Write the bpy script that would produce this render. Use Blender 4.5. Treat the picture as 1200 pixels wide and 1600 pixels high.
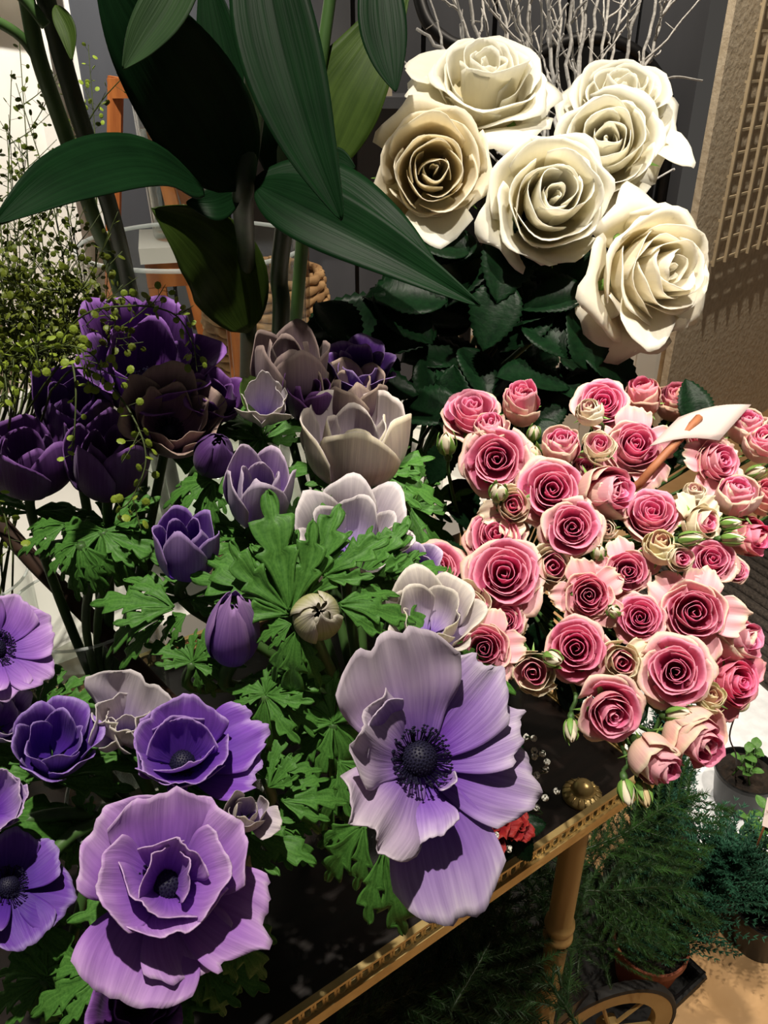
import bpy, math, random
import numpy as np
from mathutils import Matrix, Vector

# ------------------------------------------------------------------ scene, camera, light
for _o in list(bpy.data.objects):
    bpy.data.objects.remove(_o, do_unlink=True)
scene = bpy.context.scene
COL = scene.collection
pi = math.pi
rad = math.radians
FPX = 1290.0                      # focal length in pixels of the 1200 x 1600 frame
CAM = np.array([0.0, 0.0, 1.25])
PITCH = rad(30)
RIGHT = np.array([1.0, 0, 0])
FWD = np.array([0, math.cos(PITCH), -math.sin(PITCH)])
UP = np.array([0, math.sin(PITCH), math.cos(PITCH)])

cd = bpy.data.cameras.new('camera')
cam = bpy.data.objects.new('camera', cd)
COL.objects.link(cam)
cam.location = CAM
cam.rotation_euler = (rad(90) - PITCH, 0, 0)
cd.sensor_fit = 'VERTICAL'
cd.sensor_height = 24.0
cd.lens = 24.0 * FPX / 1600.0
cd.clip_start = 0.02
scene.camera = cam
scene.cycles.transparent_max_bounces = 24

vs = scene.view_settings
vs.view_transform = 'Standard'
vs.look = 'None'
vs.gamma = 1.0
vs.use_curve_mapping = False
vs.exposure = 0.0

world = bpy.data.worlds.new('world')
scene.world = world
world.use_nodes = True
bg = world.node_tree.nodes['Background']
bg.inputs[0].default_value = (1.0, 0.93, 0.84, 1)
bg.inputs[1].default_value = 0.06


def spot(name, loc, target, power, angle, blend, size, color):
    ld = bpy.data.lights.new(name, 'SPOT')
    ld.energy = power
    ld.spot_size = rad(angle)
    ld.spot_blend = blend
    ld.shadow_soft_size = size
    ld.color = color
    o = bpy.data.objects.new(name, ld)
    COL.objects.link(o)
    o.location = loc
    d = Vector(target) - Vector(loc)
    o.rotation_euler = d.to_track_quat('-Z', 'Y').to_euler()
    return o


WARM = (1.0, 0.92, 0.80)
# ceiling halogen beyond the flowers, and others for the left wall, the stucco wall, the floor
spot('ceiling_spot', (-0.15, 0.32, 2.65), (0.0, 0.56, 0.85), 180, 64, 0.6, 0.018, WARM)
spot('ceiling_spot', (0.50, 0.02, 2.60), (0.29, 0.68, 0.97), 185, 28, 0.95, 0.018, WARM)
spot('ceiling_spot', (-1.3, 1.5, 2.6), (-1.35, 2.5, 1.15), 320, 80, 0.6, 0.03, (1, 0.95, 0.86))
spot('ceiling_spot', (0.55, 1.55, 2.7), (0.85, 2.3, 1.0), 150, 92, 0.5, 0.012, (1, 0.88, 0.72))
spot('ceiling_spot', (1.3, 0.6, 2.6), (0.75, 0.95, 0.0), 110, 50, 0.7, 0.03, (1, 0.88, 0.72))


# ------------------------------------------------------------------ basic helpers
def unit(v):
    v = np.asarray(v, float)
    return v / (np.linalg.norm(v) + 1e-12)


def at(u, v, d):
    """world point seen at pixel (u, v), d metres in front of the lens"""
    return CAM + d * (FWD + RIGHT * (u - 600) / FPX + UP * (800 - v) / FPX)


def on_z(u, v, z):
    r = FWD + RIGHT * (u - 600) / FPX + UP * (800 - v) / FPX
    return CAM + r * ((z - CAM[2]) / r[2])


def frame(p, a=0.0, b=0.0, spin=0.0):
    """4x4 at p whose z axis faces the lens, tilted a to the right and b upward"""
    t = unit(CAM - p)
    f = unit(t + a * RIGHT + b * UP)
    x = unit(RIGHT - f * RIGHT.dot(f))
    y = np.cross(f, x)
    c, s = math.cos(spin), math.sin(spin)
    m = np.eye(4)
    m[:3, 0] = x * c + y * s
    m[:3, 1] = -x * s + y * c
    m[:3, 2] = f
    m[:3, 3] = p
    return m


def T4(p):
    m = np.eye(4)
    m[:3, 3] = p
    return m


def S4(s):
    m = np.eye(4)
    m[0, 0] = m[1, 1] = m[2, 2] = s
    return m


def RZ(a):
    m = np.eye(4)
    c, s = math.cos(a), math.sin(a)
    m[0, 0] = c; m[0, 1] = -s; m[1, 0] = s; m[1, 1] = c
    return m


def RX(a):
    m = np.eye(4)
    c, s = math.cos(a), math.sin(a)
    m[1, 1] = c; m[1, 2] = -s; m[2, 1] = s; m[2, 2] = c
    return m


def basis(p, z, xhint):
    z = unit(z)
    x = unit(np.asarray(xhint) - z * np.dot(xhint, z))
    m = np.eye(4)
    m[:3, 0] = x; m[:3, 1] = np.cross(z, x); m[:3, 2] = z; m[:3, 3] = p
    return m


def thing(name, label, cat, base, group=None):
    o = bpy.data.objects.new(name, None)
    o.empty_display_size = 0.02
    COL.objects.link(o)
    o.location = base
    o['label'] = label
    o['category'] = cat
    if group:
        o['group'] = group
    return o


WM = {}                           # where each part stands in the room


def part(name, mesh, parent, world=None, label=None, color=None, kind=None):
    """mesh as a child of parent; world is its 4x4 in the room"""
    o = bpy.data.objects.new(name, mesh)
    COL.objects.link(o)
    o.parent = parent
    m = np.eye(4) if world is None else np.array(world)
    WM[o.name] = m
    pw = WM[parent.name] if parent.name in WM else T4(np.array(parent.location))
    m = np.linalg.inv(pw) @ m
    o.matrix_basis = Matrix(m.tolist())
    if label:
        o['label'] = label
    if color is not None:
        o.color = (*color, 1)
    if kind:
        o['kind'] = kind
    return o


def solo(name, mesh, label, cat, world=None, group=None):
    o = bpy.data.objects.new(name, mesh)
    COL.objects.link(o)
    if world is not None:
        o.matrix_basis = Matrix(np.array(world).tolist())
    o['label'] = label
    o['category'] = cat
    if group:
        o['group'] = group
    return o


def struct(name, mesh, world=None):
    o = bpy.data.objects.new(name, mesh)
    COL.objects.link(o)
    if world is not None:
        o.matrix_basis = Matrix(np.array(world).tolist())
    o['kind'] = 'structure'
    return o


# ------------------------------------------------------------------ mesh builders
def mesh_from(name, V, F, mats, mi=None, uv=None, smooth=True):
    me = bpy.data.meshes.new(name)
    me.from_pydata([tuple(v) for v in np.asarray(V)], [], [tuple(f) for f in F])
    for m in mats:
        me.materials.append(m)
    if mi is not None:
        me.polygons.foreach_set('material_index', np.asarray(mi, dtype=np.int32))
    if uv is not None:
        ul = me.uv_layers.new(name='UVMap')
        idx = np.zeros(len(me.loops), dtype=np.int32)
        me.loops.foreach_get('vertex_index', idx)
        ul.data.foreach_set('uv', np.asarray(uv, float)[idx].ravel())
    if smooth:
        me.polygons.foreach_set('use_smooth', np.ones(len(me.polygons), dtype=bool))
    me.update()
    return me


class MB:
    """collects simple solids into one mesh"""
    def __init__(s):
        s.V = []; s.F = []; s.M = []; s.n = 0

    def add(s, V, F, m=0):
        s.V.append(np.asarray(V, float))
        s.F += [tuple(i + s.n for i in f) for f in F]
        s.M += [m] * len(F)
        s.n += len(V)
        return s

    def box(s, lo, hi, m=0, world=None):
        x0, y0, z0 = lo; x1, y1, z1 = hi
        V = np.array([(x0, y0, z0), (x1, y0, z0), (x1, y1, z0), (x0, y1, z0),
                      (x0, y0, z1), (x1, y0, z1), (x1, y1, z1), (x0, y1, z1)], float)
        if world is not None:
            V = V @ world[:3, :3].T + world[:3, 3]
        return s.add(V, [(0, 3, 2, 1), (4, 5, 6, 7), (0, 1, 5, 4), (1, 2, 6, 5), (2, 3, 7, 6), (3, 0, 4, 7)], m)

    def tube(s, pts, r, k=8, m=0, cap=True):
        V, F = tube_vf(pts, r, k, cap)
        return s.add(V, F, m)

    def lathe(s, prof, k=32, m=0, closed=False, world=None):
        prof = np.asarray(prof, float)
        a = np.arange(k) * 2 * pi / k
        V = np.stack([np.outer(prof[:, 0], np.cos(a)), np.outer(prof[:, 0], np.sin(a)),
                      np.outer(prof[:, 1], np.ones(k))], -1).reshape(-1, 3)
        if world is not None:
            V = V @ world[:3, :3].T + world[:3, 3]
        F = []
        n = len(prof)
        for i in range(n if closed else n - 1):
            for j in range(k):
                i2 = (i + 1) % n
                F.append((i * k + j, i * k + (j + 1) % k, i2 * k + (j + 1) % k, i2 * k + j))
        return s.add(V, F, m)

    def build(s, name, mats, smooth=True):
        if not isinstance(mats, (list, tuple)):
            mats = [mats]
        return mesh_from(name, np.concatenate(s.V), s.F, mats, s.M, None, smooth)


def flat(me, deg=40):
    """sharp edges above deg so boxes shade flat and turned shapes stay round"""
    try:
        me.set_sharp_from_angle(angle=rad(deg))
    except Exception:
        pass
    return me


def catmull(P, n):
    P = np.asarray(P, float)
    if len(P) == 2:
        t = np.linspace(0, 1, n)[:, None]
        return P[0] * (1 - t) + P[1] * t
    Q = np.vstack([2 * P[0] - P[1], P, 2 * P[-1] - P[-2]])
    seg = len(P) - 1
    out = []
    for x in np.linspace(0, seg, n):
        i = min(int(x), seg - 1)
        t = x - i
        p0, p1, p2, p3 = Q[i:i + 4]
        out.append(0.5 * (2 * p1 + (p2 - p0) * t + (2 * p0 - 5 * p1 + 4 * p2 - p3) * t * t +
                          (3 * p1 - p0 - 3 * p2 + p3) * t ** 3))
    return np.array(out)


def tube_vf(pts, r, k=8, cap=True):
    pts = np.asarray(pts, float)
    n = len(pts)
    r = np.full(n, r, float) if np.isscalar(r) else np.interp(np.linspace(0, 1, n), np.linspace(0, 1, len(r)), r)
    Tn = np.gradient(pts, axis=0)
    Tn /= np.linalg.norm(Tn, axis=1)[:, None] + 1e-12
    x = np.array([0, 0, 1.0]) if abs(Tn[0][2]) < 0.9 else np.array([1.0, 0, 0])
    V = []
    a = np.arange(k) * 2 * pi / k
    for i in range(n):
        x = unit(x - Tn[i] * x.dot(Tn[i]))
        y = np.cross(Tn[i], x)
        V.append(pts[i] + r[i] * (np.outer(np.cos(a), x) + np.outer(np.sin(a), y)))
    V = np.concatenate(V)
    F = [(i * k + j, i * k + (j + 1) % k, (i + 1) * k + (j + 1) % k, (i + 1) * k + j)
         for i in range(n - 1) for j in range(k)]
    if cap:
        F.append(tuple(range(k))[::-1])
        F.append(tuple((n - 1) * k + j for j in range(k)))
    return V, F


def shell(name, P, th, mats, ss=None, tt=None):
    """grid P[s, t] as a sheet with thickness: slot 0 the front, slot 1 the back"""
    nu, nv = P.shape[:2]
    ds = np.gradient(P, axis=0)
    dt = np.gradient(P, axis=1)
    N = np.cross(dt, ds)
    N /= np.linalg.norm(N, axis=2)[..., None] + 1e-12
    B = P - N * th
    V = np.concatenate([P.reshape(-1, 3), B.reshape(-1, 3)])
    o = nu * nv
    F = []; M = []
    for i in range(nu - 1):
        for j in range(nv - 1):
            a = i * nv + j; b = a + 1; c = a + nv + 1; d = a + nv
            F.append((a, b, c, d)); M.append(0)
            F.append((o + d, o + c, o + b, o + a)); M.append(1 if len(mats) > 1 else 0)
    ring = [j for j in range(nv)] + [i * nv + nv - 1 for i in range(1, nu)] + \
           [(nu - 1) * nv + j for j in range(nv - 2, -1, -1)] + [i * nv for i in range(nu - 2, 0, -1)]
    for q in range(len(ring)):
        a, b = ring[q], ring[(q + 1) % len(ring)]
        F.append((b, a, o + a, o + b)); M.append(0)
    if ss is None:
        ss, tt = np.meshgrid(np.linspace(0, 1, nu), np.linspace(0, 1, nv), indexing='ij')
    uv = np.stack([tt, ss], -1).reshape(-1, 2)
    return mesh_from(name, V, F, mats, M, np.concatenate([uv, uv]))


def wob(x, rng, k=4, f0=1.0):
    """smooth random curve through x"""
    y = np.zeros_like(x, dtype=float)
    for i in range(k):
        f = f0 * (i + 1) * rng.uniform(0.8, 1.2)
        y = y + np.sin(f * pi * x + rng.uniform(0, 2 * pi)) / (i + 1)
    return y


def blade(name, spine, W, N, mats, wprof='petal', tip=0.3, tpow=2.2, cup=0.0, fold=0.0, ruffle=0.0, rf=3.0,
          notch=0.0, roll=(0, 0), nu=12, nv=11, th=0.0004, seed=0, curl=0.0):
    """petal or leaf along a curved spine; N is the side that slot 0 looks to"""
    rng = random.Random(seed)
    C = catmull(spine, 48)
    L = np.linalg.norm(C[-1] - C[0])
    Tn = np.gradient(C, axis=0)
    Tn /= np.linalg.norm(Tn, axis=1)[:, None]
    N = np.asarray(N, float)
    Nn = N if N.ndim == 2 else np.repeat(N[None], 48, 0)
    S = np.cross(Tn, Nn)
    S /= np.linalg.norm(S, axis=1)[:, None] + 1e-9
    Q = np.cross(S, Tn)
    ang = np.linspace(roll[0], roll[1], 48)[:, None]
    S, Q = S * np.cos(ang) + Q * np.sin(ang), -S * np.sin(ang) + Q * np.cos(ang)
    s = np.linspace(0, 1, nu)
    t = np.linspace(-1, 1, nv)
    if tip == 0:
        s = 1 - (1 - s) ** 1.25
    ss, tt = np.meshgrid(s, t, indexing='ij')
    Lt = 1 - tip * np.abs(t) ** tpow
    if notch:
        Lt = Lt + notch * wob(t, rng, 5, 1.5)
    sg = ss * Lt[None, :]
    if wprof == 'petal':
        w = 0.26 + 0.74 * np.sin(pi / 2 * np.clip(sg / 0.68, 0, 1)) ** 1.2
        w = w * (1 - 0.16 * np.clip((sg - 0.68) / 0.32, 0, 1) ** 2)
    elif wprof == 'leaf':
        w = np.sin(pi * np.clip(sg, 0, 1) ** 0.75) ** 0.85 * (1 - 0.1 * sg) + 0.03
        w = np.where(sg > 0.999, 0.01, w)
    elif wprof == 'leafwide':
        w = np.sin(pi * np.clip(sg, 0, 1) ** 0.95) ** 0.8 + 0.02
        w = np.where(sg > 0.999, 0.01, w)
    elif wprof == 'strap':
        w = (1 - sg ** 3) * 0.96 + 0.04
    else:
        w = np.interp(sg, wprof[0], wprof[1])
    w = w * W
    idx = np.clip(sg, 0, 1.08) * 47
    i0 = np.clip(idx.astype(int), 0, 46)
    fr = (idx - i0)[..., None]
    lerp = lambda A: A[i0] * (1 - fr) + A[i0 + 1] * fr
    c, sd, q = lerp(C), lerp(S), lerp(Q)
    off = cup * W * (tt ** 2) * np.sin(pi / 2 * np.clip(sg * 1.3, 0, 1)) + fold * w * np.abs(tt)
    if curl:
        off = off - curl * W * np.clip((sg - 0.55) / 0.45, 0, 1) ** 2
    if ruffle:
        ph = rng.uniform(0, 6)
        wave = np.sin(rf * pi * tt + ph) * sg ** 2 + 0.6 * np.sin((rf * 1.7) * pi * sg + 1.3 + ph) * np.abs(tt) ** 2 * np.sign(tt)
        off = off + ruffle * W * wave
        fine = wob(tt * 1.0, rng, 3, 5.0) * sg ** 6
        off = off + 0.35 * ruffle * W * fine
    P = c + sd * (tt * w)[..., None] + q * off[..., None]
    return shell(name, P, th, mats, ss, (tt + 1) / 2)


def cup_petal(name, theta, h, r0, rm, rt, w, mats, z0=0.0, curl=0.0, spiral=0.1, tip=0.22, tpow=2.4, point=0.0,
              ruffle=0.02, rf=2.5, notch=0.02, nu=10, nv=11, th=0.012, seed=0, roll=0.0):
    """petal wrapped round the flower's axis (unit flower): profile from r0 at z0 out to rm and on to rt at z0+h"""
    rng = random.Random(seed)
    s = np.linspace(0, 1, nu)
    t = np.linspace(1, -1, nv)            # reversed: slot 0 is the inside
    ss, tt = np.meshgrid(s, t, indexing='ij')
    Lt = 1 - tip * np.abs(t) ** tpow + notch * wob(t, rng, 5, 1.5)
    Lt = Lt + point * (np.exp(-(t / 0.25) ** 2) - 0.3)
    sg = ss * Lt[None, :]
    b0 = (1 - sg) ** 3; b1 = 3 * sg * (1 - sg) ** 2; b2 = 3 * sg ** 2 * (1 - sg); b3 = sg ** 3
    r = b0 * r0 + b1 * (rm * 1.15) + b2 * rm + b3 * rt
    z = z0 + b1 * 0.08 * h + b2 * 0.62 * h + b3 * h
    e = np.clip((sg - 0.66) / 0.34, 0, 1.3)
    r = r + curl * e ** 1.6
    z = z - abs(curl) * 0.75 * e ** 2.6
    if roll:
        side = np.clip((np.abs(tt) - 0.35) / 0.65, 0, 1) ** 1.5 * np.clip((sg - 0.3) / 0.7, 0, 1)
        r = r + roll * side
        z = z - roll * 0.9 * side
    r = r * (1 + spiral * tt * np.clip(sg * 1.6, 0, 1))
    r = r + ruffle * np.sin(rf * pi * tt + rng.uniform(0, 6)) * sg ** 3 + ruffle * 0.10 * wob(tt, rng, 3, 3) * sg ** 5
    z = z + ruffle * 0.45 * wob(tt, rng, 2, 1.2) * sg ** 4
    ww = w * (0.45 + 0.55 * np.sin(pi / 2 * np.clip(sg / 0.55, 0, 1)))
    a = theta + tt * ww
    P = np.stack([r * np.cos(a), r * np.sin(a), z], -1)
    return shell(name, P, th, mats, ss, (tt + 1) / 2)


def merge_instances(V, F, Ms):
    """copies of one small solid under many 4x4 matrices, as arrays"""
    V = np.asarray(V, float)
    Ms = np.asarray(Ms)
    A = np.einsum('nij,vj->nvi', Ms[:, :3, :3], V) + Ms[:, None, :3, 3]
    n, k = A.shape[:2]
    base = np.arange(n)[:, None, None] * k
    out = []
    bysize = {}
    for f in F:
        bysize.setdefault(len(f), []).append(f)
    for sz, fs in bysize.items():
        out += (np.array(fs)[None] + base).reshape(-1, sz).tolist()
    return A.reshape(-1, 3), out


OCT_V = np.array([(1, 0, 0), (-1, 0, 0), (0, 1, 0), (0, -1, 0), (0, 0, 1), (0, 0, -1)], float)
OCT_F = [(0, 2, 4), (2, 1, 4), (1, 3, 4), (3, 0, 4), (2, 0, 5), (1, 2, 5), (3, 1, 5), (0, 3, 5)]


# ------------------------------------------------------------------ materials
def lin(h):
    h = h.lstrip('#')
    c = [int(h[i:i + 2], 16) / 255 for i in (0, 2, 4)]
    return tuple(x / 12.92 if x <= 0.04045 else ((x + 0.055) / 1.055) ** 2.4 for x in c) + (1,)


def new_mat(name):
    m = bpy.data.materials.new(name)
    m.use_nodes = True
    nt = m.node_tree
    for n in list(nt.nodes):
        nt.nodes.remove(n)
    out = nt.nodes.new('ShaderNodeOutputMaterial')
    bs = nt.nodes.new('ShaderNodeBsdfPrincipled')
    nt.links.new(bs.outputs[0], out.inputs[0])
    return m, nt, bs, out


def nd(nt, typ, **kw):
    n = nt.nodes.new(typ)
    for k, v in kw.items():
        if k in n.inputs.keys() if hasattr(n.inputs, 'keys') else False:
            n.inputs[k].default_value = v
        else:
            setattr(n, k, v)
    return n


def mixc(nt, blend, fac, a, b):
    n = nt.nodes.new('ShaderNodeMix')
    n.data_type = 'RGBA'
    n.blend_type = blend
    for sock, val in ((n.inputs[0], fac), (n.inputs[6], a), (n.inputs[7], b)):
        if hasattr(val, 'is_linked') or isinstance(val, bpy.types.NodeSocket):
            nt.links.new(val, sock)
        else:
            sock.default_value = val
    return n.outputs[2]


def ramp(nt, fac, stops):
    n = nt.nodes.new('ShaderNodeValToRGB')
    cr = n.color_ramp
    while len(cr.elements) > 1:
        cr.elements.remove(cr.elements[0])
    cr.elements[0].position = stops[0][0]
    cr.elements[0].color = lin(stops[0][1])
    for p, c in stops[1:]:
        e = cr.elements.new(p)
        e.color = lin(c)
    nt.links.new(fac, n.inputs[0])
    return n.outputs[0]


def petal_mat(name, stops, rough=0.55, transl=0.22, veins=0.25, vscale=26, bump=0.25, blotch=0.12, spec=0.25):
    """colour runs from claw to margin along the petal, with fine lengthwise veins"""
    m, nt, bs, out = new_mat(name)
    tc = nd(nt, 'ShaderNodeTexCoord')
    sep = nd(nt, 'ShaderNodeSeparateXYZ')
    nt.links.new(tc.outputs['UV'], sep.inputs[0])
    mp = nd(nt, 'ShaderNodeMapping')
    mp.inputs['Scale'].default_value = (vscale, 1.6, 1)
    nt.links.new(tc.outputs['UV'], mp.inputs[0])
    nz = nd(nt, 'ShaderNodeTexNoise')
    nz.inputs['Scale'].default_value = 1.0
    nz.inputs['Detail'].default_value = 3
    nt.links.new(mp.outputs[0], nz.inputs['Vector'])
    n2 = nd(nt, 'ShaderNodeTexNoise')
    n2.inputs['Scale'].default_value = 3.0
    nt.links.new(tc.outputs['UV'], n2.inputs['Vector'])
    # s + blotch*(noise-.5)
    ma = nd(nt, 'ShaderNodeMath', operation='MULTIPLY_ADD')
    nt.links.new(n2.outputs[0], ma.inputs[0])
    ma.inputs[1].default_value = blotch * 2
    ma.inputs[2].default_value = -blotch
    ad = nd(nt, 'ShaderNodeMath', operation='ADD')
    nt.links.new(ma.outputs[0], ad.inputs[0])
    nt.links.new(sep.outputs[1], ad.inputs[1])
    mv = nd(nt, 'ShaderNodeMath', operation='MULTIPLY_ADD')
    nt.links.new(nz.outputs[0], mv.inputs[0])
    mv.inputs[1].default_value = veins * 0.6
    mv.inputs[2].default_value = -veins * 0.3
    a2 = nd(nt, 'ShaderNodeMath', operation='ADD')
    nt.links.new(ad.outputs[0], a2.inputs[0])
    nt.links.new(mv.outputs[0], a2.inputs[1])
    col = ramp(nt, a2.outputs[0], stops)
    vr = nd(nt, 'ShaderNodeMapRange')
    nt.links.new(nz.outputs[0], vr.inputs[0])
    vr.inputs[1].default_value = 0.3
    vr.inputs[2].default_value = 0.7
    vr.inputs[3].default_value = 1 - veins * 0.5
    vr.inputs[4].default_value = 1.0
    cg = nd(nt, 'ShaderNodeCombineColor')
    for i in range(3):
        nt.links.new(vr.outputs[0], cg.inputs[i])
    col = mixc(nt, 'MULTIPLY', 1.0, col, cg.outputs[0])
    oi = nd(nt, 'ShaderNodeObjectInfo')
    col = mixc(nt, 'MULTIPLY', 1.0, col, oi.outputs['Color'])
    nt.links.new(col, bs.inputs['Base Color'])
    bs.inputs['Roughness'].default_value = rough
    bs.inputs['Specular IOR Level'].default_value = spec
    bs.inputs['Sheen Weight'].default_value = 0.06
    if bump:
        bp = nd(nt, 'ShaderNodeBump')
        bp.inputs['Strength'].default_value = bump
        bp.inputs['Distance'].default_value = 0.002
        nt.links.new(nz.outputs[0], bp.inputs['Height'])
        nt.links.new(bp.outputs[0], bs.inputs['Normal'])
    if transl:
        tr = nd(nt, 'ShaderNodeBsdfTranslucent')
        nt.links.new(col, tr.inputs[0])
        mx = nd(nt, 'ShaderNodeMixShader')
        mx.inputs[0].default_value = transl
        nt.links.new(bs.outputs[0], mx.inputs[1])
        nt.links.new(tr.outputs[0], mx.inputs[2])
        nt.links.new(mx.outputs[0], out.inputs[0])
    return m


def leaf_mat(name, c1, c2, rough=0.4, transl=0.15, kind='parallel', vs_=16, spec=0.4, tipc=None):
    m, nt, bs, out = new_mat(name)
    tc = nd(nt, 'ShaderNodeTexCoord')
    mp = nd(nt, 'ShaderNodeMapping')
    mp.inputs['Scale'].default_value = (vs_, 0.8, 1) if kind == 'parallel' else (4, 9, 1)
    nt.links.new(tc.outputs['UV'], mp.inputs[0])
    nz = nd(nt, 'ShaderNodeTexNoise')
    nz.inputs['Scale'].default_value = 1.0
    nz.inputs['Detail'].default_value = 2.5
    nt.links.new(mp.outputs[0], nz.inputs['Vector'])
    n2 = nd(nt, 'ShaderNodeTexNoise')
    n2.inputs['Scale'].default_value = 35
    n2.inputs['Detail'].default_value = 4
    nt.links.new(tc.outputs['Object'], n2.inputs['Vector'])
    mm = nd(nt, 'ShaderNodeMath', operation='MULTIPLY_ADD')
    nt.links.new(n2.outputs[0], mm.inputs[0])
    mm.inputs[1].default_value = 0.6
    nt.links.new(nz.outputs[0], mm.inputs[2])
    col = ramp(nt, mm.outputs[0], [(0.45, c1), (1.15 if False else 1.0, c2)])
    oi = nd(nt, 'ShaderNodeObjectInfo')
    col = mixc(nt, 'MULTIPLY', 1.0, col, oi.outputs['Color'])
    nt.links.new(col, bs.inputs['Base Color'])
    bs.inputs['Roughness'].default_value = rough
    bs.inputs['Specular IOR Level'].default_value = spec
    bp = nd(nt, 'ShaderNodeBump')
    bp.inputs['Strength'].default_value = 0.3
    bp.inputs['Distance'].default_value = 0.002
    nt.links.new(nz.outputs[0], bp.inputs['Height'])
    nt.links.new(bp.outputs[0], bs.inputs['Normal'])
    if transl:
        tr = nd(nt, 'ShaderNodeBsdfTranslucent')
        nt.links.new(col, tr.inputs[0])
        mx = nd(nt, 'ShaderNodeMixShader')
        mx.inputs[0].default_value = transl
        nt.links.new(bs.outputs[0], mx.inputs[1])
        nt.links.new(tr.outputs[0], mx.inputs[2])
        nt.links.new(mx.outputs[0], out.inputs[0])
    return m


def plain(name, c1, c2=None, scale=20, rough=0.6, metal=0.0, bump=0.0, stretch=(1, 1, 1), detail=4, spec=0.4, dist=0.004):
    """noise between two colours, with relief"""
    m, nt, bs, out = new_mat(name)
    tc = nd(nt, 'ShaderNodeTexCoord')
    mp = nd(nt, 'ShaderNodeMapping')
    mp.inputs['Scale'].default_value = stretch
    nt.links.new(tc.outputs['Object'], mp.inputs[0])
    nz = nd(nt, 'ShaderNodeTexNoise')
    nz.inputs['Scale'].default_value = scale
    nz.inputs['Detail'].default_value = detail
    nt.links.new(mp.outputs[0], nz.inputs['Vector'])
    col = ramp(nt, nz.outputs[0], [(0.35, c1), (0.68, c2 or c1)])
    oi = nd(nt, 'ShaderNodeObjectInfo')
    col = mixc(nt, 'MULTIPLY', 1.0, col, oi.outputs['Color'])
    nt.links.new(col, bs.inputs['Base Color'])
    bs.inputs['Roughness'].default_value = rough
    bs.inputs['Metallic'].default_value = metal
    bs.inputs['Specular IOR Level'].default_value = spec
    if bump:
        bp = nd(nt, 'ShaderNodeBump')
        bp.inputs['Strength'].default_value = bump
        bp.inputs['Distance'].default_value = dist
        nt.links.new(nz.outputs[0], bp.inputs['Height'])
        nt.links.new(bp.outputs[0], bs.inputs['Normal'])
    return m


def glass_mat(name, tint, refl=0.9, edge_light=0.0):
    """clear glass: mostly see-through, mirror-like at grazing angles"""
    m, nt, bs, out = new_mat(name)
    nt.nodes.remove(bs)
    tr = nd(nt, 'ShaderNodeBsdfTransparent')
    tr.inputs[0].default_value = (*tint, 1)
    gl = nd(nt, 'ShaderNodeBsdfGlossy')
    gl.inputs['Roughness'].default_value = 0.03
    lw = nd(nt, 'ShaderNodeLayerWeight')
    lw.inputs['Blend'].default_value = 0.5
    pw = nd(nt, 'ShaderNodeMath', operation='POWER')
    nt.links.new(lw.outputs['Facing'], pw.inputs[0])
    pw.inputs[1].default_value = 4.0
    mu = nd(nt, 'ShaderNodeMath', operation='MULTIPLY_ADD')
    nt.links.new(pw.outputs[0], mu.inputs[0])
    mu.inputs[1].default_value = 0.75 * refl
    mu.inputs[2].default_value = 0.025
    mx = nd(nt, 'ShaderNodeMixShader')
    nt.links.new(mu.outputs[0], mx.inputs[0])
    nt.links.new(tr.outputs[0], mx.inputs[1])
    nt.links.new(gl.outputs[0], mx.inputs[2])
    last = mx
    if edge_light:                          # pale diffuse mix stands in for light caught in the polished edge
        df = nd(nt, 'ShaderNodeBsdfDiffuse')
        df.inputs[0].default_value = (0.8, 0.85, 0.83, 1)
        m2 = nd(nt, 'ShaderNodeMixShader')
        m2.inputs[0].default_value = edge_light
        nt.links.new(mx.outputs[0], m2.inputs[1])
        nt.links.new(df.outputs[0], m2.inputs[2])
        last = m2
    nt.links.new(last.outputs[0], out.inputs[0])
    return m

# ------------------------------------------------------------------ material library
M = {}
M['stucco'] = plain('stucco', '#c6b8a0', '#d8ccb6', 60, 0.95, 0, 0.55, dist=0.005, spec=0.1)
M['wall_white'] = plain('white_paint', '#dcd8cf', '#e6e3db', 6, 0.7)
M['panel_grey'] = plain('grey_paint', '#3b3d42', '#4a4c52', 5, 0.6, 0, 0.15, (1, 1, 0.2))
M['floor'] = plain('beige_floor', '#b78f60', '#c9a275', 9, 0.55, 0, 0.1)
M['mat'] = plain('woven_mat', '#352f2b', '#4c443e', 140, 0.95, 0, 0.9)
M['dark_wood'] = plain('dark_wood', '#0c0705', '#170d09', 9, 0.36, 0, 0.08, (1.5, 14, 14))
M['brass'] = plain('brass', '#b59a62', '#d0b880', 30, 0.34, 0.55, 0.05)
M['gold_paint'] = plain('gold_painted_wood', '#9a7d4c', '#b0935f', 8, 0.45, 0.15, 0.04, (1, 1, 0.2))
M['rubber'] = plain('black_rubber', '#191716', '#221f1d', 30, 0.7)
M['bench_white'] = plain('white_lacquer', '#dedbd3', '#e8e5de', 6, 0.45)
M['orange_wood'] = plain('orange_wood', '#8f4d20', '#b46a31', 12, 0.5, 0, 0.1, (6, 6, 0.6))
M['wicker'] = plain('wicker', '#8d6a45', '#c09a6c', 30, 0.75, 0, 0.3)
M['black_iron'] = plain('black_iron', '#0e0e0f', '#1a1a1c', 30, 0.5, 0.4)
M['frost'] = plain('frosted_bark', '#b4b2af', '#dad8d4', 120, 0.8, 0, 0.5)
M['glass'] = glass_mat('clear_glass', (0.97, 0.985, 0.975))
M['water'] = glass_mat('water', (0.93, 0.97, 0.93), 0.6)
M['card'] = plain('white_card', '#b3a19c', '#bdaca7', 5, 0.7)
M['stick'] = plain('wooden_stick', '#8d5537', '#a56a47', 14, 0.6, 0, 0.1, (6, 6, 0.6))
M['plastic_black'] = plain('black_plastic', '#0d0d0e', '#161617', 20, 0.35)
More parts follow.
